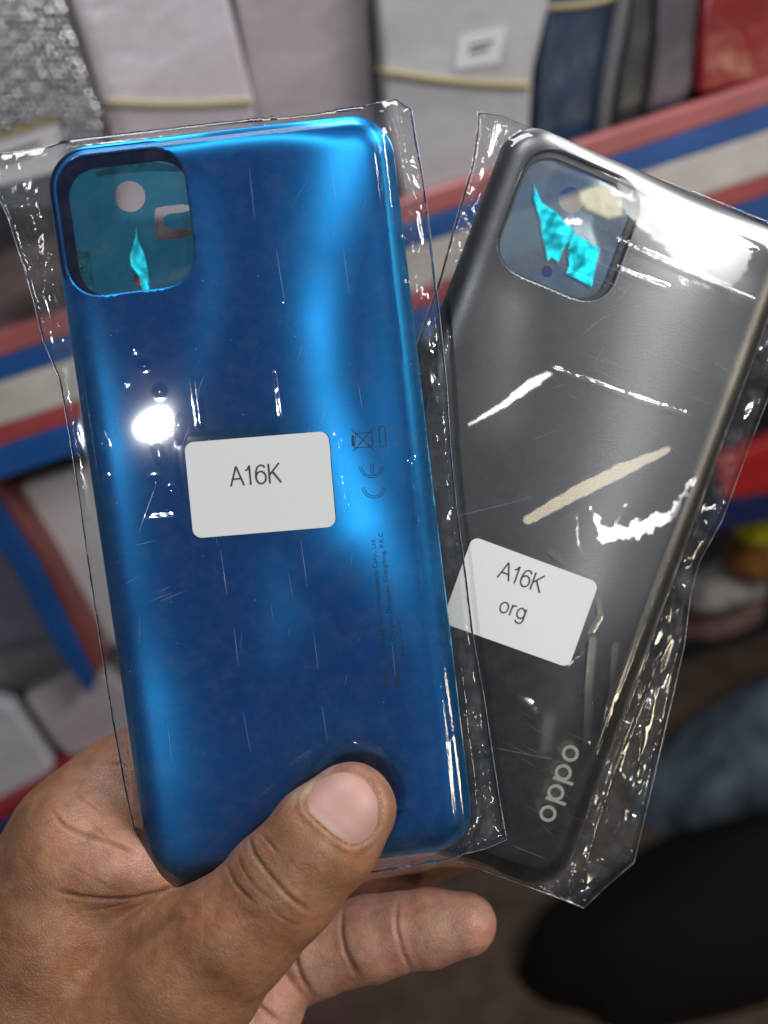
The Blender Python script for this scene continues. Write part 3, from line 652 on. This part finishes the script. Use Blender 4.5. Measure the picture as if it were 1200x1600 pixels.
for ax in range(3):
    sl = [slice(None)] * 3; sl2 = [slice(None)] * 3; sl[ax] = slice(0, -1); sl2[ax] = slice(1, None)
    A_, B_ = S[tuple(sl)], S[tuple(sl2)]; o1, o2 = [(1, 2), (2, 0), (0, 1)][ax]
    ed = np.argwhere(A_ != B_); ok = (ed[:, o1] > 0) & (ed[:, o2] > 0) & (ed[:, o1] < S.shape[o1] - 1) & (ed[:, o2] < S.shape[o2] - 1); ed = ed[ok]
    f1 = np.zeros(3, int); f1[o1] = 1; f2 = np.zeros(3, int); f2[o2] = 1
    q = np.stack([vid[tuple((ed - f1 - f2).T)], vid[tuple((ed - f2).T)], vid[tuple(ed.T)], vid[tuple((ed - f1).T)]], 1)
    fl = ~A_[tuple(ed.T)]; q[fl] = q[fl][:, ::-1]; quads.append(q)
HQ = np.concatenate(quads); HQ = HQ[(HQ >= 0).all(1)]
def grad(P, e=.12):
    g = np.stack([hand_sdf(P + np.eye(3)[i] * e) - hand_sdf(P - np.eye(3)[i] * e) for i in range(3)], 1)
    return g / (np.linalg.norm(g, axis=1)[:, None] + 1e-9)
for _ in range(2):
    d = hand_sdf(HV); g = grad(HV); HV = HV - g * d[:, None]
NV = grad(HV)
# creases, folds and the nail bed, cut into the skin
PX = np.c_[600 + F * HV[:, 0] / -HV[:, 2], 800 - F * HV[:, 1] / -HV[:, 2]]
front = smooth(0.0, .35, NV[:, 2])
def near(r0, r1): return (-HV[:, 2] > r0 * HS) & (-HV[:, 2] < r1 * HS)
tz = near(205, 246); bz = near(246, 300)
disp = np.zeros(len(HV)); dark = np.zeros(len(HV))
def crease(line, dep, wd, mask, side=.35, pig=.5):
    L = chaikin(line, 2, False); lp = np.array(L)
    sel = np.where(mask & (PX[:, 0] > lp[:, 0].min() - 30) & (PX[:, 0] < lp[:, 0].max() + 30) & (PX[:, 1] > lp[:, 1].min() - 30) & (PX[:, 1] < lp[:, 1].max() + 30))[0]
    if not len(sel): return
    dep *= .95; wd *= .9; pig *= 1.35; side *= .4
    wob = 1.6 * np.array([noise.noise(Vector((a * .05, b * .05, 1))) for a, b in PX[sel]])
    Q = PX[sel] + wob[:, None]
    d = seg_dist(Q, L); ends = np.minimum(np.linalg.norm(Q - lp[0], axis=1), np.linalg.norm(Q - lp[-1], axis=1)); tp = .25 + .75 * smooth(0, 22, ends)
    disp[sel] += (-dep * np.exp(-(d / wd) ** 2) + side * dep * np.exp(-((d - 2.6 * wd) / (1.8 * wd)) ** 2)) * tp * front[sel]
    dark[sel] = np.maximum(dark[sel], pig * np.exp(-(d / (wd * .8)) ** 2) * tp)
T_ = tz
crease([(388, 1300), (393, 1325), (408, 1350), (432, 1380), (455, 1405), (485, 1425)], .55, 3.2, T_)
crease([(405, 1300), (420, 1315), (438, 1338)], .35, 2.4, T_)
crease([(352, 1342), (362, 1372), (380, 1395), (402, 1415)], .4, 2.8, T_)
crease([(372, 1330), (380, 1360), (400, 1388), (430, 1410)], .25, 2.2, T_)
crease([(420, 1420), (445, 1438), (470, 1445)], .22, 2.2, T_)
crease([(440, 1330), (458, 1352), (480, 1372)], .15, 2.0, T_, pig=.2)
crease([(476, 1264), (500, 1289), (530, 1312), (556, 1326)], .45, 2.6, T_, pig=.35)
for i in range(9):
    x0 = 395 + i * 9; crease([(x0, 1318 + i * 9), (x0 + 14, 1332 + i * 9), (x0 + 20, 1350 + i * 9)], .08, 1.6, T_, pig=.12)
allz = near(205, 300)
crease([(275, 1385), (235, 1398), (190, 1404), (140, 1402), (90, 1394)], .55, 3.2, allz, pig=.6)
crease([(120, 1530), (165, 1492), (215, 1458), (285, 1425)], 1.0, 17, allz, pig=.16)  # broad hollow, its shade also put into the skin colour
crease([(82, 1268), (100, 1292), (135, 1306), (172, 1316), (215, 1335)], .6, 3.4, allz, pig=.45)
crease([(110, 1232), (140, 1255), (160, 1270)], .3, 2.6, allz, pig=.3)
crease([(136, 1282), (158, 1300), (170, 1314)], .4, 2.4, allz, pig=.4)
crease([(160, 1192), (185, 1194), (205, 1200)], .35, 2.4, allz, pig=.4)
crease([(120, 1424), (165, 1420), (215, 1404)], .25, 2.4, allz, pig=.25)
for i in range(26):        # short random lines of the palm skin
    a, b_ = random.uniform(20, 250), random.uniform(1180, 1420); an = random.uniform(-.6, 1.1); L_ = random.uniform(14, 45)
    crease([(a, b_), (a + L_ * .5 * math.cos(an), b_ + L_ * .5 * math.sin(an) + 3), (a + L_ * math.cos(an), b_ + L_ * math.sin(an))], .10, 1.7, allz, pig=.12)
for i in range(22):        # and of the thumb's back
    t_ = random.uniform(0, 1); a, b_ = 330 + 130 * t_ + random.uniform(-40, 40), 1470 - 120 * t_ + random.uniform(-40, 40); L_ = random.uniform(14, 34)
    crease([(a, b_), (a + L_ * .5, b_ + L_ * .35), (a + L_, b_ + L_)], .07, 1.6, tz, pig=.10)
for i in range(10):
    a = 128 + i * 7; crease([(a, 1345 + i * 2), (a + 22, 1368 + i * 2.5), (a + 36, 1396)], .14, 1.5, allz, pig=.16)
for i in range(8):
    a = 70 + i * 8; crease([(a, 1340 + i * 8), (a + 40, 1352 + i * 7), (a + 85, 1376 + i * 3)], .12, 1.7, allz, pig=.14)
B_ = bz
crease([(536, 1416), (532, 1450), (540, 1490), (560, 1530)], .6, 3.6, B_, pig=.35)
crease([(545, 1490), (556, 1512), (566, 1528)], .4, 3, B_, pig=.3)
crease([(622, 1405), (617, 1440), (626, 1480), (642, 1520)], .5, 3.4, B_, pig=.3)
crease([(468, 1450), (458, 1480), (466, 1520), (488, 1556)], .8, 4.5, B_, pig=.5)
crease([(385, 1550), (400, 1568), (440, 1600)], .7, 4.0, B_, pig=.45)
# nail bed
NAIL = chaikin([(476, 1262), (480, 1240), (495, 1218), (528, 1201), (557, 1205), (580, 1222), (595, 1250), (594, 1284), (578, 1310), (553, 1323), (528, 1309), (500, 1286)], 2)
sel = np.where(T_ & (np.abs(PX[:, 0] - 536) < 90) & (np.abs(PX[:, 1] - 1262) < 90))[0]
dn = seg_dist(PX[sel], NAIL, True); ins = in_poly(PX[sel], NAIL); sd_ = np.where(ins, -dn, dn)
dark[sel] = np.maximum(dark[sel], .5 * np.exp(-((sd_ - 1.5) / 3.0) ** 2))
disp[sel] += (-.45 * (1 - smooth(-10, 0, sd_)) - .35 * np.exp(-(sd_ / 3.0) ** 2) + .30 * np.exp(-((sd_ - 8) / 6) ** 2)) * front[sel]
lowf = np.array([noise.noise(Vector(v) * .09) for v in HV]); midf = np.array([noise.noise(Vector(v) * .35) for v in HV])
disp += lowf * .5 + midf * .10
HV2 = HV + NV * disp[:, None]
# pigment: tan back of the hand and thumb, pinker palm-side skin, darker knuckle folds, and some painted shade
tan = np.array([.325, .145, .072]); pink = np.array([.49, .245, .178]); brown = np.array([.15, .072, .042])
pinkness = np.zeros(len(HV))
def blob(x, y, rx, ry, amt, mask):
    global pinkness
    pinkness = np.maximum(pinkness, amt * np.exp(-(((PX[:, 0] - x) / rx) ** 2 + ((PX[:, 1] - y) / ry) ** 2)) * mask)
blob(200, 1345, 95, 45, .8, allz); blob(170, 1230, 60, 70, .55, allz); blob(120, 1300, 60, 50, .35, allz)
pinkness = np.maximum(pinkness, .75 * (bz & (PX[:, 0] > 340)))
blob(560, 1230, 60, 45, .6, T_); blob(590, 1290, 30, 60, .5, T_)
col = tan * (1 - pinkness[:, None]) + pink * pinkness[:, None]
kn_hollow = np.exp(-(((PX[:, 0] - 415) / 60) ** 2 + ((PX[:, 1] - 1365) / 60) ** 2)) * T_ * .40 + np.exp(-(((PX[:, 0] - 205) / 90) ** 2 + ((PX[:, 1] - 1460) / 40) ** 2)) * .25  # knuckle tone, plus painted shade in the hollow by the web
shade_l = smooth(130, 0, PX[:, 0]) * .38  # shaded left side of the hand, painted into the skin colour
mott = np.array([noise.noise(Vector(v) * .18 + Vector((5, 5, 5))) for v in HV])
dk = np.clip(kn_hollow + dark * .8 + shade_l + .25 * lowf + .22 * mott, 0, .92)
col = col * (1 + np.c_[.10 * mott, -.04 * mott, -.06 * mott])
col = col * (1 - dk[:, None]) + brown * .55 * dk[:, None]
wh = np.exp(-(seg_dist(PX, [(462, 1248), (480, 1225), (510, 1200)]) / 9) ** 2) * T_ * .55 * (.6 + .8 * np.abs(midf)) + np.exp(-(((PX[:, 0] - 512) / 12) ** 2 + ((PX[:, 1] - 1322) / 14) ** 2)) * T_ * .3
col = col * (1 - wh[:, None]) + np.array([.62, .50, .36]) * wh[:, None]
N = NT('skin'); b = N.add('ShaderNodeBsdfPrincipled', i_Roughness=.41)
at = N.add('ShaderNodeAttribute', attribute_name='pigment')
n1 = N.add('ShaderNodeTexNoise', i_Scale=1.0, i_Detail=6.0, i_Roughness=.65); N.link(texco(N, 260), n1.inputs[0])
mr = N.add('ShaderNodeMapRange'); N.link(n1.outputs[0], mr.inputs[0]); mr.inputs[1].default_value = .3; mr.inputs[2].default_value = .7; mr.inputs[3].default_value = .78; mr.inputs[4].default_value = 1.16
vs = N.add('ShaderNodeVectorMath', operation='SCALE'); N.link(at.outputs['Color'], vs.inputs[0]); N.link(mr.outputs[0], vs.inputs['Scale']); N.link(vs.outputs[0], b.inputs['Base Color'])
b.inputs['Subsurface Weight'].default_value = .12; b.inputs['Subsurface Radius'].default_value = (1.0, .35, .2); b.inputs['Subsurface Scale'].default_value = .0028
b.inputs['Specular IOR Level'].default_value = .42
v1 = N.add('ShaderNodeTexVoronoi', i_Scale=1.0, feature='DISTANCE_TO_EDGE'); N.link(texco(N, vec=(1500, 1100, 1300)), v1.inputs[0])
n2 = N.add('ShaderNodeTexNoise', i_Scale=1.0, i_Detail=5.0); N.link(texco(N, 900), n2.inputs[0])
m1 = N.add('ShaderNodeMath', operation='MINIMUM'); N.link(v1.outputs[0], m1.inputs[0]); m1.inputs[1].default_value = .18
m2 = N.add('ShaderNodeMath', operation='MULTIPLY_ADD'); N.link(m1.outputs[0], m2.inputs[0]); m2.inputs[1].default_value = 1.6; N.link(n2.outputs[0], m2.inputs[2])
bp = N.add('ShaderNodeBump', i_Strength=.8); bp.inputs['Distance'].default_value = .0002; N.link(m2.outputs[0], bp.inputs['Height']); N.link(bp.outputs[0], b.inputs['Normal'])
M_SKIN = N.fin(b.outputs[0])
hb = Cm(60, 1760, 262 * HS); hm = WM @ m4(np.eye(3), hb)
hand = empty('person', hm, "bare brown left hand entering from the lower left, thumb pressed on the blue cover", 'person')
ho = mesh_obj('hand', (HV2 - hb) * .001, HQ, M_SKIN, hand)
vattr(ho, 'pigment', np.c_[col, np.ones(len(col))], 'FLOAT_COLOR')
# thumbnail: a domed plate following the thumb
rings_ = 14; nl = np.array(NAIL); cN = np.array([538.0, 1262.0]); pts = [cN]; 
for k in range(1, rings_ + 1): pts += list(cN + (nl - cN) * (k / rings_))
pts = np.array(pts); dirs = np.c_[(pts[:, 0] - 600) / F, (800 - pts[:, 1]) / F, -np.ones(len(pts))]
tt = np.full(len(pts), 205.0)
for _ in range(80): tt = tt + np.clip(hand_sdf(dirs * tt[:, None]), -1, 4) * .9
SP = dirs * tt[:, None]; SN = grad(SP); kk = np.r_[0, np.repeat(np.arange(1, rings_ + 1) / rings_, len(nl))]
SP = SP + SN * (.28 - .62 * kk ** 5)[:, None]
n_ = len(nl); Fc = [(0, 1 + (i + 1) % n_, 1 + i) for i in range(n_)]
for k in range(rings_ - 1):
    a = 1 + k * n_; Fc += [(a + i, a + (i + 1) % n_, a + n_ + (i + 1) % n_, a + n_ + i) for i in range(n_)]
N = NT('nail'); b = N.add('ShaderNodeBsdfPrincipled', i_Roughness=.5); at = N.add('ShaderNodeAttribute', attribute_name='pigment'); N.link(at.outputs['Color'], b.inputs['Base Color'])
b.inputs['Subsurface Weight'].default_value = .15; b.inputs['Subsurface Scale'].default_value = .002; b.inputs['Coat Weight'].default_value = .0
wv = N.add('ShaderNodeTexNoise', i_Scale=1.0, i_Detail=3.0); N.link(texco(N, 500), wv.inputs[0]); bp = N.add('ShaderNodeBump', i_Strength=.5); bp.inputs['Distance'].default_value = .0001
N.link(wv.outputs[0], bp.inputs['Height']); N.link(bp.outputs[0], b.inputs['Normal']); M_NAIL = N.fin(b.outputs[0])
no = mesh_obj('thumbnail', (SP - hb) * .001, Fc, M_NAIL, hand)
ncol = np.tile([.49, .275, .235], (len(pts), 1)); ax_ = np.array([.67, -.74]); q = (pts - cN) @ ax_       # along the thumb, tip positive
lun = smooth(-26, -40, q)[:, None]; ncol = ncol * (1 - lun * .7) + np.array([.66, .48, .43]) * lun * .7
rim = smooth(.88, 1.0, kk)[:, None]; ncol = ncol * (1 - .35 * rim) + np.array([.55, .38, .25]) * .35 * rim
vattr(no, 'pigment', np.c_[ncol, np.ones(len(ncol))], 'FLOAT_COLOR')
# ------------------------------------------------------------------ the shop behind
def Vy(px, py, Y):              # point of the upright plane world-y = Y (metres) met by that design ray
    d = RC @ np.array([(px - 600) / F, (800 - py) / F, -1.0]); return CAM + d * (Y / d[1])
def Vz(px, py, Z):
    d = RC @ np.array([(px - 600) / F, (800 - py) / F, -1.0]); return CAM + d * ((Z - CAM[2]) / d[2])
def prism(name, pts, Y, depth, mat, parent=None, bev=.003, org=None, seg=2):
    """polygon on the plane y=Y (world), pushed back by depth, edges rounded"""
    W_ = [Vy(a, b, Y) for a, b in pts]; bm = bmesh.new()
    if org is None: org = np.array([np.mean([q[0] for q in W_]), Y, min(q[2] for q in W_)])
    vs = [bm.verts.new(tuple(q - org)) for q in W_]; f = bm.faces.new(vs); f.normal_update()
    if f.normal.y > 0: f.normal_flip()
    r = bmesh.ops.extrude_face_region(bm, geom=[f]); nv = [g_ for g_ in r['geom'] if isinstance(g_, bmesh.types.BMVert)]
    for v in nv: v.co.y += depth
    bmesh.ops.recalc_face_normals(bm, faces=bm.faces[:])
    if bev: bmesh.ops.bevel(bm, geom=bm.edges[:], offset=bev, segments=seg, affect='EDGES', profile=.6)
    me = bpy.data.meshes.new(name); bm.to_mesh(me); bm.free(); me.polygons.foreach_set('use_smooth', [seg > 1 and f_.area < 1.5e-4 for f_ in me.polygons]); me.materials.append(mat)
    o = bpy.data.objects.new(name, me); COL.objects.link(o)
    if parent: o.parent = parent
    else: o.location = org
    return o, org
def plastic(name, col, rough=.28, var=.16, bump=(30, .0018, 3), streak=(9, 9, 40), spec=.6): return principled(name, col, rough, 0, .15, bump, var, spec, streak)
LILAC = plastic('lilac_white_plastic', (.50, .45, .50)); PGREY = plastic('pinkish_grey_plastic', (.34, .30, .32)); WGREY = plastic('grey_white_plastic', (.42, .41, .43))
NAVY = plastic('navy_plastic', (.012, .035, .085), .3, .4); DARK = plastic('charcoal_plastic', (.025, .027, .033), .3, .4); PURP = plastic('dark_purple_grey_plastic', (.065, .055, .075), .3, .25)
RED = plastic('dark_red_plastic', (.22, .012, .014), .22, .3); BAND = principled('yellow_rubber', (.42, .36, .18), .6); PAPER2 = principled('white_sticker_paper', (.62, .60, .62), .6)
PBLUE = principled('blue_paint', (.008, .07, .26), .4, var=.3); PRED = principled('red_paint', (.33, .05, .055), .35, var=.15); PCREAM = principled('cream_paint', (.50, .46, .42), .45, var=.22); PWHITE = plastic('white_plastic', (.58, .55, .56), .35, .06)
PPINK = principled('faded_red_paint', (.36, .10, .10), .4, var=.12)
Y0 = .60
def pack(name, label, cat, pts, mat, depth=.09, Y=Y0, grp=None, bands=(), stick=None, extra=None, edges=0):
    W_ = [Vy(a, b, Y) for a, b in pts]; org = np.array([np.mean([q[0] for q in W_]), Y, min(q[2] for q in W_)])
    root = empty(name, Matrix.Translation(org), label, cat, grp)
    # a bundle: several sleeved covers one behind another, each slightly out of line
    n = 5; th = depth / n
    for i in range(n):
        j = [(a + random.uniform(-5, 5) * (i > 0), b + random.uniform(-5, 5) * (i > 0)) for a, b in pts]
        prism('sleeved_cover', j, Y + i * th, th * .93, mat, root, .0028, org)
    for (x0, y0, x1, y1, wd) in bands:
        mid = ((x0 + x1) / 2, (y0 + y1) / 2 + 6)
        cl = chaikin([(x0, y0), mid, (x1, y1)], 2, False); up_ = [(a, b - wd / 2) for a, b in cl]; dn_ = [(a, b + wd / 2) for a, b in cl]
        prism('rubber_band', up_ + dn_[::-1], Y - .0035, depth + .006, BAND, root, .0006, org, 1)
    if stick:
        prism('sticker', stick, Y - .0016, .001, PAPER2, root, 0, org)
        a = np.array(stick[0]); u = np.array(stick[1]) - a; v = np.array(stick[3]) - a
        for r_ in range(2):
            q0 = a + u * .28 + v * (.35 + .18 * r_); q1 = a + u * (.78 - .1 * r_) + v * (.35 + .18 * r_)
            prism('print_line', [tuple(q0), tuple(q1), tuple(q1 + v * .08), tuple(q0 + v * .08)], Y - .0021, .0004, M_INK, root, 0, org)
    return root
# bubble-wrapped bundle, upper left
BUB = film_mat('bubble_wrap', (.45, .47, .52), fac=2.6, base=.08, rough=.07)
bw = pack('bubble_wrapped_bundle', 'bundle in dark grey bubble wrap with a rubber band at the upper left', 'bundle', [(-60, -90), (68, -90), (108, 40), (158, 190), (168, 330), (-60, 330)], principled('dark_grey_card', (.085, .09, .105), .5, var=.5, streak=(90, 90, 90)), .08, .56,
          bands=((-60, 222, 96, 182, 12),), stick=[(-40, 232), (92, 186), (112, 262), (-40, 300)])
borg = np.array(bw.matrix_world.translation); V = []; Fc = []
bubp = [(-60, -90), (68, -90), (108, 40), (158, 190), (168, 330), (-60, 330)]
for iy in range(34):
    for ixx in range(22):
        px = -60 + ixx * 11 + (5.5 if iy % 2 else 0); py = -90 + iy * 10
        if not in_poly(np.array([[px, py]], float), bubp)[0] or (py > 205 + (0 - px) * .25 and px < 100): continue
        c = Vy(px, py, .556) - borg; r_ = .0021 * random.uniform(.8, 1.1); tx, tzz = random.uniform(-.4, .4), random.uniform(-.4, .4); b0 = len(V); K = 8
        V.append(tuple(c + np.array([tx * r_, -r_ * .75, tzz * r_])))
        for rg, (rad, yy) in enumerate(((.62, -.55), (1, 0))):
            for k in range(K):
                a = 2 * math.pi * k / K; V.append(tuple(c + np.array([r_ * rad * math.cos(a), r_ * yy, r_ * rad * math.sin(a)])))
        for k in range(K):
            Fc.append((b0, b0 + 1 + (k + 1) % K, b0 + 1 + k)); Fc.append((b0 + 1 + k, b0 + 1 + (k + 1) % K, b0 + 1 + K + (k + 1) % K, b0 + 1 + K + k))
bo = mesh_obj('bubbles', V, Fc, BUB, bw); tag(bo, kind='stuff')
g_ = 'bundles of sleeved covers on the shelf'
pack('cover_bundle', 'lilac white bundle tied with a band, right of the bubble wrap', 'bundle', [(84, -90), (335, -90), (362, 20), (398, 160), (408, 330), (178, 350), (168, 200), (110, 10)], LILAC, .10, .60, g_, bands=((166, 160, 396, 158, 9),))
pack('cover_bundle', 'pinkish grey bundle standing between two white bundles', 'bundle', [(350, -90), (572, -90), (576, 20), (588, 190), (596, 330), (410, 340), (398, 170)], PGREY, .10, .61, g_)
pack('cover_bundle', 'grey white bundle with a small printed sticker and yellow band', 'bundle', [(588, -90), (872, -90), (858, 10), (834, 110), (826, 240), (822, 330), (640, 345), (606, 200), (596, 60)], WGREY, .12, .585, g_,
     bands=((600, 112, 830, 134, 9),), stick=[(717, 56), (791, 40), (780, 98), (709, 109)])
pack('cover_bundle', 'dark navy bundle with yellow band at its top edge', 'bundle', [(868, -60), (984, -90), (972, 20), (944, 172), (930, 260), (832, 265), (838, 140), (852, 20)], NAVY, .10, .60, g_, bands=((850, 12, 978, -8, 9),))
pack('cover_bundle', 'thin grey edged bundle beside the navy one', 'bundle', [(984, -90), (996, -90), (984, 20), (960, 150), (952, 215), (940, 215), (946, 160), (974, 0)], plastic('grey_plastic', (.22, .22, .23)), .08, .588, g_)
pack('cover_bundle', 'black bundle between the grey edge and purple grey bundle', 'bundle', [(998, -90), (1030, -90), (1026, 40), (1006, 180), (990, 235), (950, 235), (962, 160), (985, 20)], DARK, .09, .598, g_)
pack('cover_bundle', 'dark purple grey bundle left of the red one', 'bundle', [(1032, -90), (1104, -90), (1096, 30), (1086, 135), (1070, 165), (1008, 180), (1026, 60)], PURP, .10, .592, g_)
pack('cover_bundle', 'dark red glossy bundle at the upper right', 'bundle', [(1112, -90), (1270, -90), (1262, 30), (1250, 110), (1200, 128), (1092, 150), (1096, 60)], RED, .10, .585, g_)
# striped shelf edge
def stripe_set(rows, x0, x1, Y, root, org, slope=.3275, wob=0):
    for y0, y1, mat in rows:          # y at px x=670
        f = lambda x, y: y - (x - 670) * slope
        prism('painted_stripe', [(x0, f(x0, y0)), (x1, f(x1, y0)), (x1, f(x1, y1)), (x0, f(x0, y1))], Y, .012, mat, root, .001, org, 1)
org = Vy(670, 400, .575); sh = empty('display_shelf', Matrix.Translation(org), 'shelf edge painted in blue, cream and red stripes behind the covers', 'shelf')
prism('board', [(-200, 590), (1400, 70), (1400, 230), (-200, 760)], .585, .35, principled('brown_board', (.10, .065, .06), .6, var=.4), sh, .002, org)
stripe_set([(300, 338, PPINK), (338.6, 378, PBLUE), (378.6, 447, PCREAM), (447.6, 478, PRED), (478.6, 530, PBLUE)], -160, 1400, .572, sh, org)
# backing wall of the stall
BK = principled('dark_backing', (.035, .03, .035), .7, var=.3)
o, _ = prism('wall', [(-500, -300), (1700, -300), (1700, 300), (1000, 640), (-500, 1700)], .95, .03, BK, None, 0); tag(o, 'dark back panel of the stall behind the shelves', 'wall', kind='structure')
# lower shelf with packs, left
g2 = 'boxes on the lower left shelf'
pack('phone_case_box', 'white box with a pink seam just under the striped shelf, left', 'box', [(30, 760), (180, 715), (230, 1010), (172, 1010), (110, 900)], PWHITE, .08, .63, g2)
pack('phone_case_box', 'pale lilac box at the left edge below the blue post', 'box', [(-80, 830), (4, 838), (62, 930), (100, 1010), (-80, 1060)], plastic('lilac_box', (.26, .25, .32)), .08, .66, g2)
pack('phone_case_box', 'grey box behind the index knuckle, tilted', 'box', [(-80, 1040), (95, 1000), (136, 1040), (36, 1090), (-20, 1090)], plastic('grey_box', (.25, .24, .26)), .08, .65, g2)
pack('phone_case_box', 'pinkish white box touching the hand outline', 'box', [(36, 1092), (140, 1035), (240, 1110), (140, 1210), (86, 1165)], plastic('pinkish_box', (.42, .37, .39)), .08, .62, g2)
pack('phone_case_box', 'bright white box at the left edge above the red strip', 'box', [(-80, 1080), (20, 1105), (84, 1200), (60, 1232), (-80, 1290)], plastic('bright_box', (.50, .49, .54)), .08, .61, g2)
org = Vy(60, 950, .60); po = empty('shelf_post', Matrix.Translation(org), 'slanting blue post with a red edge at the left', 'post')
prism('post', [(-60, 700), (-4, 780), (60, 880), (150, 1060), (140, 1090), (90, 1020), (20, 890), (-60, 790)], .60, .05, PBLUE, po, .002, org)
prism('post_edge', [(-60, 640), (5, 765), (80, 880), (165, 1040), (150, 1062), (62, 878), (-2, 778), (-60, 700)], .603, .05, principled('brown_red_paint', (.20, .05, .045), .5, var=.2), po, .002, org)
org = Vy(30, 1270, .60); po = empty('shelf_edge', Matrix.Translation(org), 'low shelf edge in red over blue beside the knuckles', 'shelf')
prism('painted_stripe', [(-80, 1300), (85, 1215), (170, 1190), (170, 1225), (60, 1255), (-80, 1325)], .60, .05, principled('deep_red_paint', (.25, .02, .025), .45), po, .002, org)
prism('painted_stripe', [(-80, 1326), (60, 1256), (170, 1226), (170, 1330), (-80, 1400)], .598, .05, principled('deep_blue_paint', (.01, .03, .12), .45), po, .002, org)
o, _ = prism('wall', [(-300, 560), (560, 560), (560, 1700), (-300, 1700)], .72, .02, principled('brown_backing', (.12, .07, .065), .7, var=.3), None, 0); tag(o, 'brown lower back panel behind the boxes', 'wall', kind='structure')
# things low on the right, far out of focus
def blobby(name, label, cat, px, py, Y, sx, sy, sz, mat, rot=0, seed=0, rough=.25):
    c = Vy(px, py, Y); bm = bmesh.new(); bmesh.ops.create_icosphere(bm, subdivisions=4, radius=1)
    for v in bm.verts:
        n3 = noise.noise(v.co * 1.3 + Vector((seed, 0, 0))) * rough + noise.noise(v.co * 3.1 + Vector((0, seed, 0))) * rough * .4
        v.co *= 1 + n3; v.co = Vector((v.co.x * sx, v.co.y * sy, v.co.z * sz))
    bm.transform(Matrix.Rotation(rot, 4, 'Y')); me = bpy.data.meshes.new(name); bm.to_mesh(me); bm.free(); me.polygons.foreach_set('use_smooth', [True] * len(me.polygons)); me.materials.append(mat)
    o = bpy.data.objects.new(name, me); COL.objects.link(o); o.location = c; return tag(o, label, cat)
def cloth(name, col): return principled(name, col, .8, bump=(18, .02, 4), var=.25, spec=.2)
FLOOR = principled('brown_floor', (.155, .105, .068), .75, var=.35, bump=(20, .004, 6))
me = bpy.data.meshes.new('floor'); me.from_pydata([(-4, -2, 0), (4, -2, 0), (4, 4, 0), (-4, 4, 0)], [], [(0, 1, 2, 3)]); me.materials.append(FLOOR); fo = bpy.data.objects.new('floor', me); COL.objects.link(fo); fo.location = (0, 0, .35); tag(fo, 'brown floor far below the hand', 'floor', kind='structure')
pack('red_parcel', 'red wrapped parcel with dark blue base right of the grey cover', 'parcel', [(1120, 720), (1280, 660), (1280, 760), (1130, 780)], plastic('red_wrap', (.45, .02, .02)), .1, .8)
pack('blue_parcel', 'dark blue parcel under the red parcel', 'parcel', [(1120, 782), (1280, 762), (1280, 800), (1110, 830)], plastic('blue_wrap', (.01, .02, .10)), .1, .8)
blobby('yellow_bag', 'small bright yellow bag at the right edge', 'bag', 1190, 812, .86, .028, .03, .014, cloth('yellow_cloth', (.50, .42, .02)), -.3, 1)
blobby('orange_bag', 'brown orange bag below the yellow one', 'bag', 1180, 870, .9, .030, .03, .022, cloth('orange_cloth', (.20, .085, .02)), .2, 2)
blobby('white_bag', 'greyish white crumpled bag right of the sleeve edge', 'bag', 1125, 915, .92, .045, .03, .022, cloth('white_cloth', (.34, .31, .29)), .15, 3)
blobby('pink_bag', 'dull pink bag below the white bag', 'bag', 1120, 965, .95, .05, .03, .016, cloth('pink_cloth', (.17, .10, .09)), .1, 4)
blobby('jeans', 'slate blue denim garment lying at the lower right', 'clothing', 1160, 1195, 1.15, .20, .10, .075, principled('denim', (.13, .165, .21), .8, var=.6, spec=.2, bump=(12, .03, 3)), -.45, 5, .35)
blobby('blue_cup', 'blurred blue and white scrap under the cover corner', 'scrap', 715, 1372, 1.2, .03, .02, .012, cloth('blue_scrap', (.08, .10, .16)), .1, 6)
blobby('shadow_mass', 'black shape added for the shadow at the lower right', 'bag', 1170, 1490, .93, .28, .12, .19, principled('shadow_black', (.016, .012, .011), .8, spec=.1), .1, 7, .12)  # dark mass put in to stand for the shadow here
o, _ = prism('back_counter', [(900, 640), (1500, 480), (1500, 1330), (940, 1420)], 1.45, .05, principled('dark_counter', (.018, .016, .02), .8), None, 0); tag(o, 'dark far counter behind the bags on the right', 'counter')
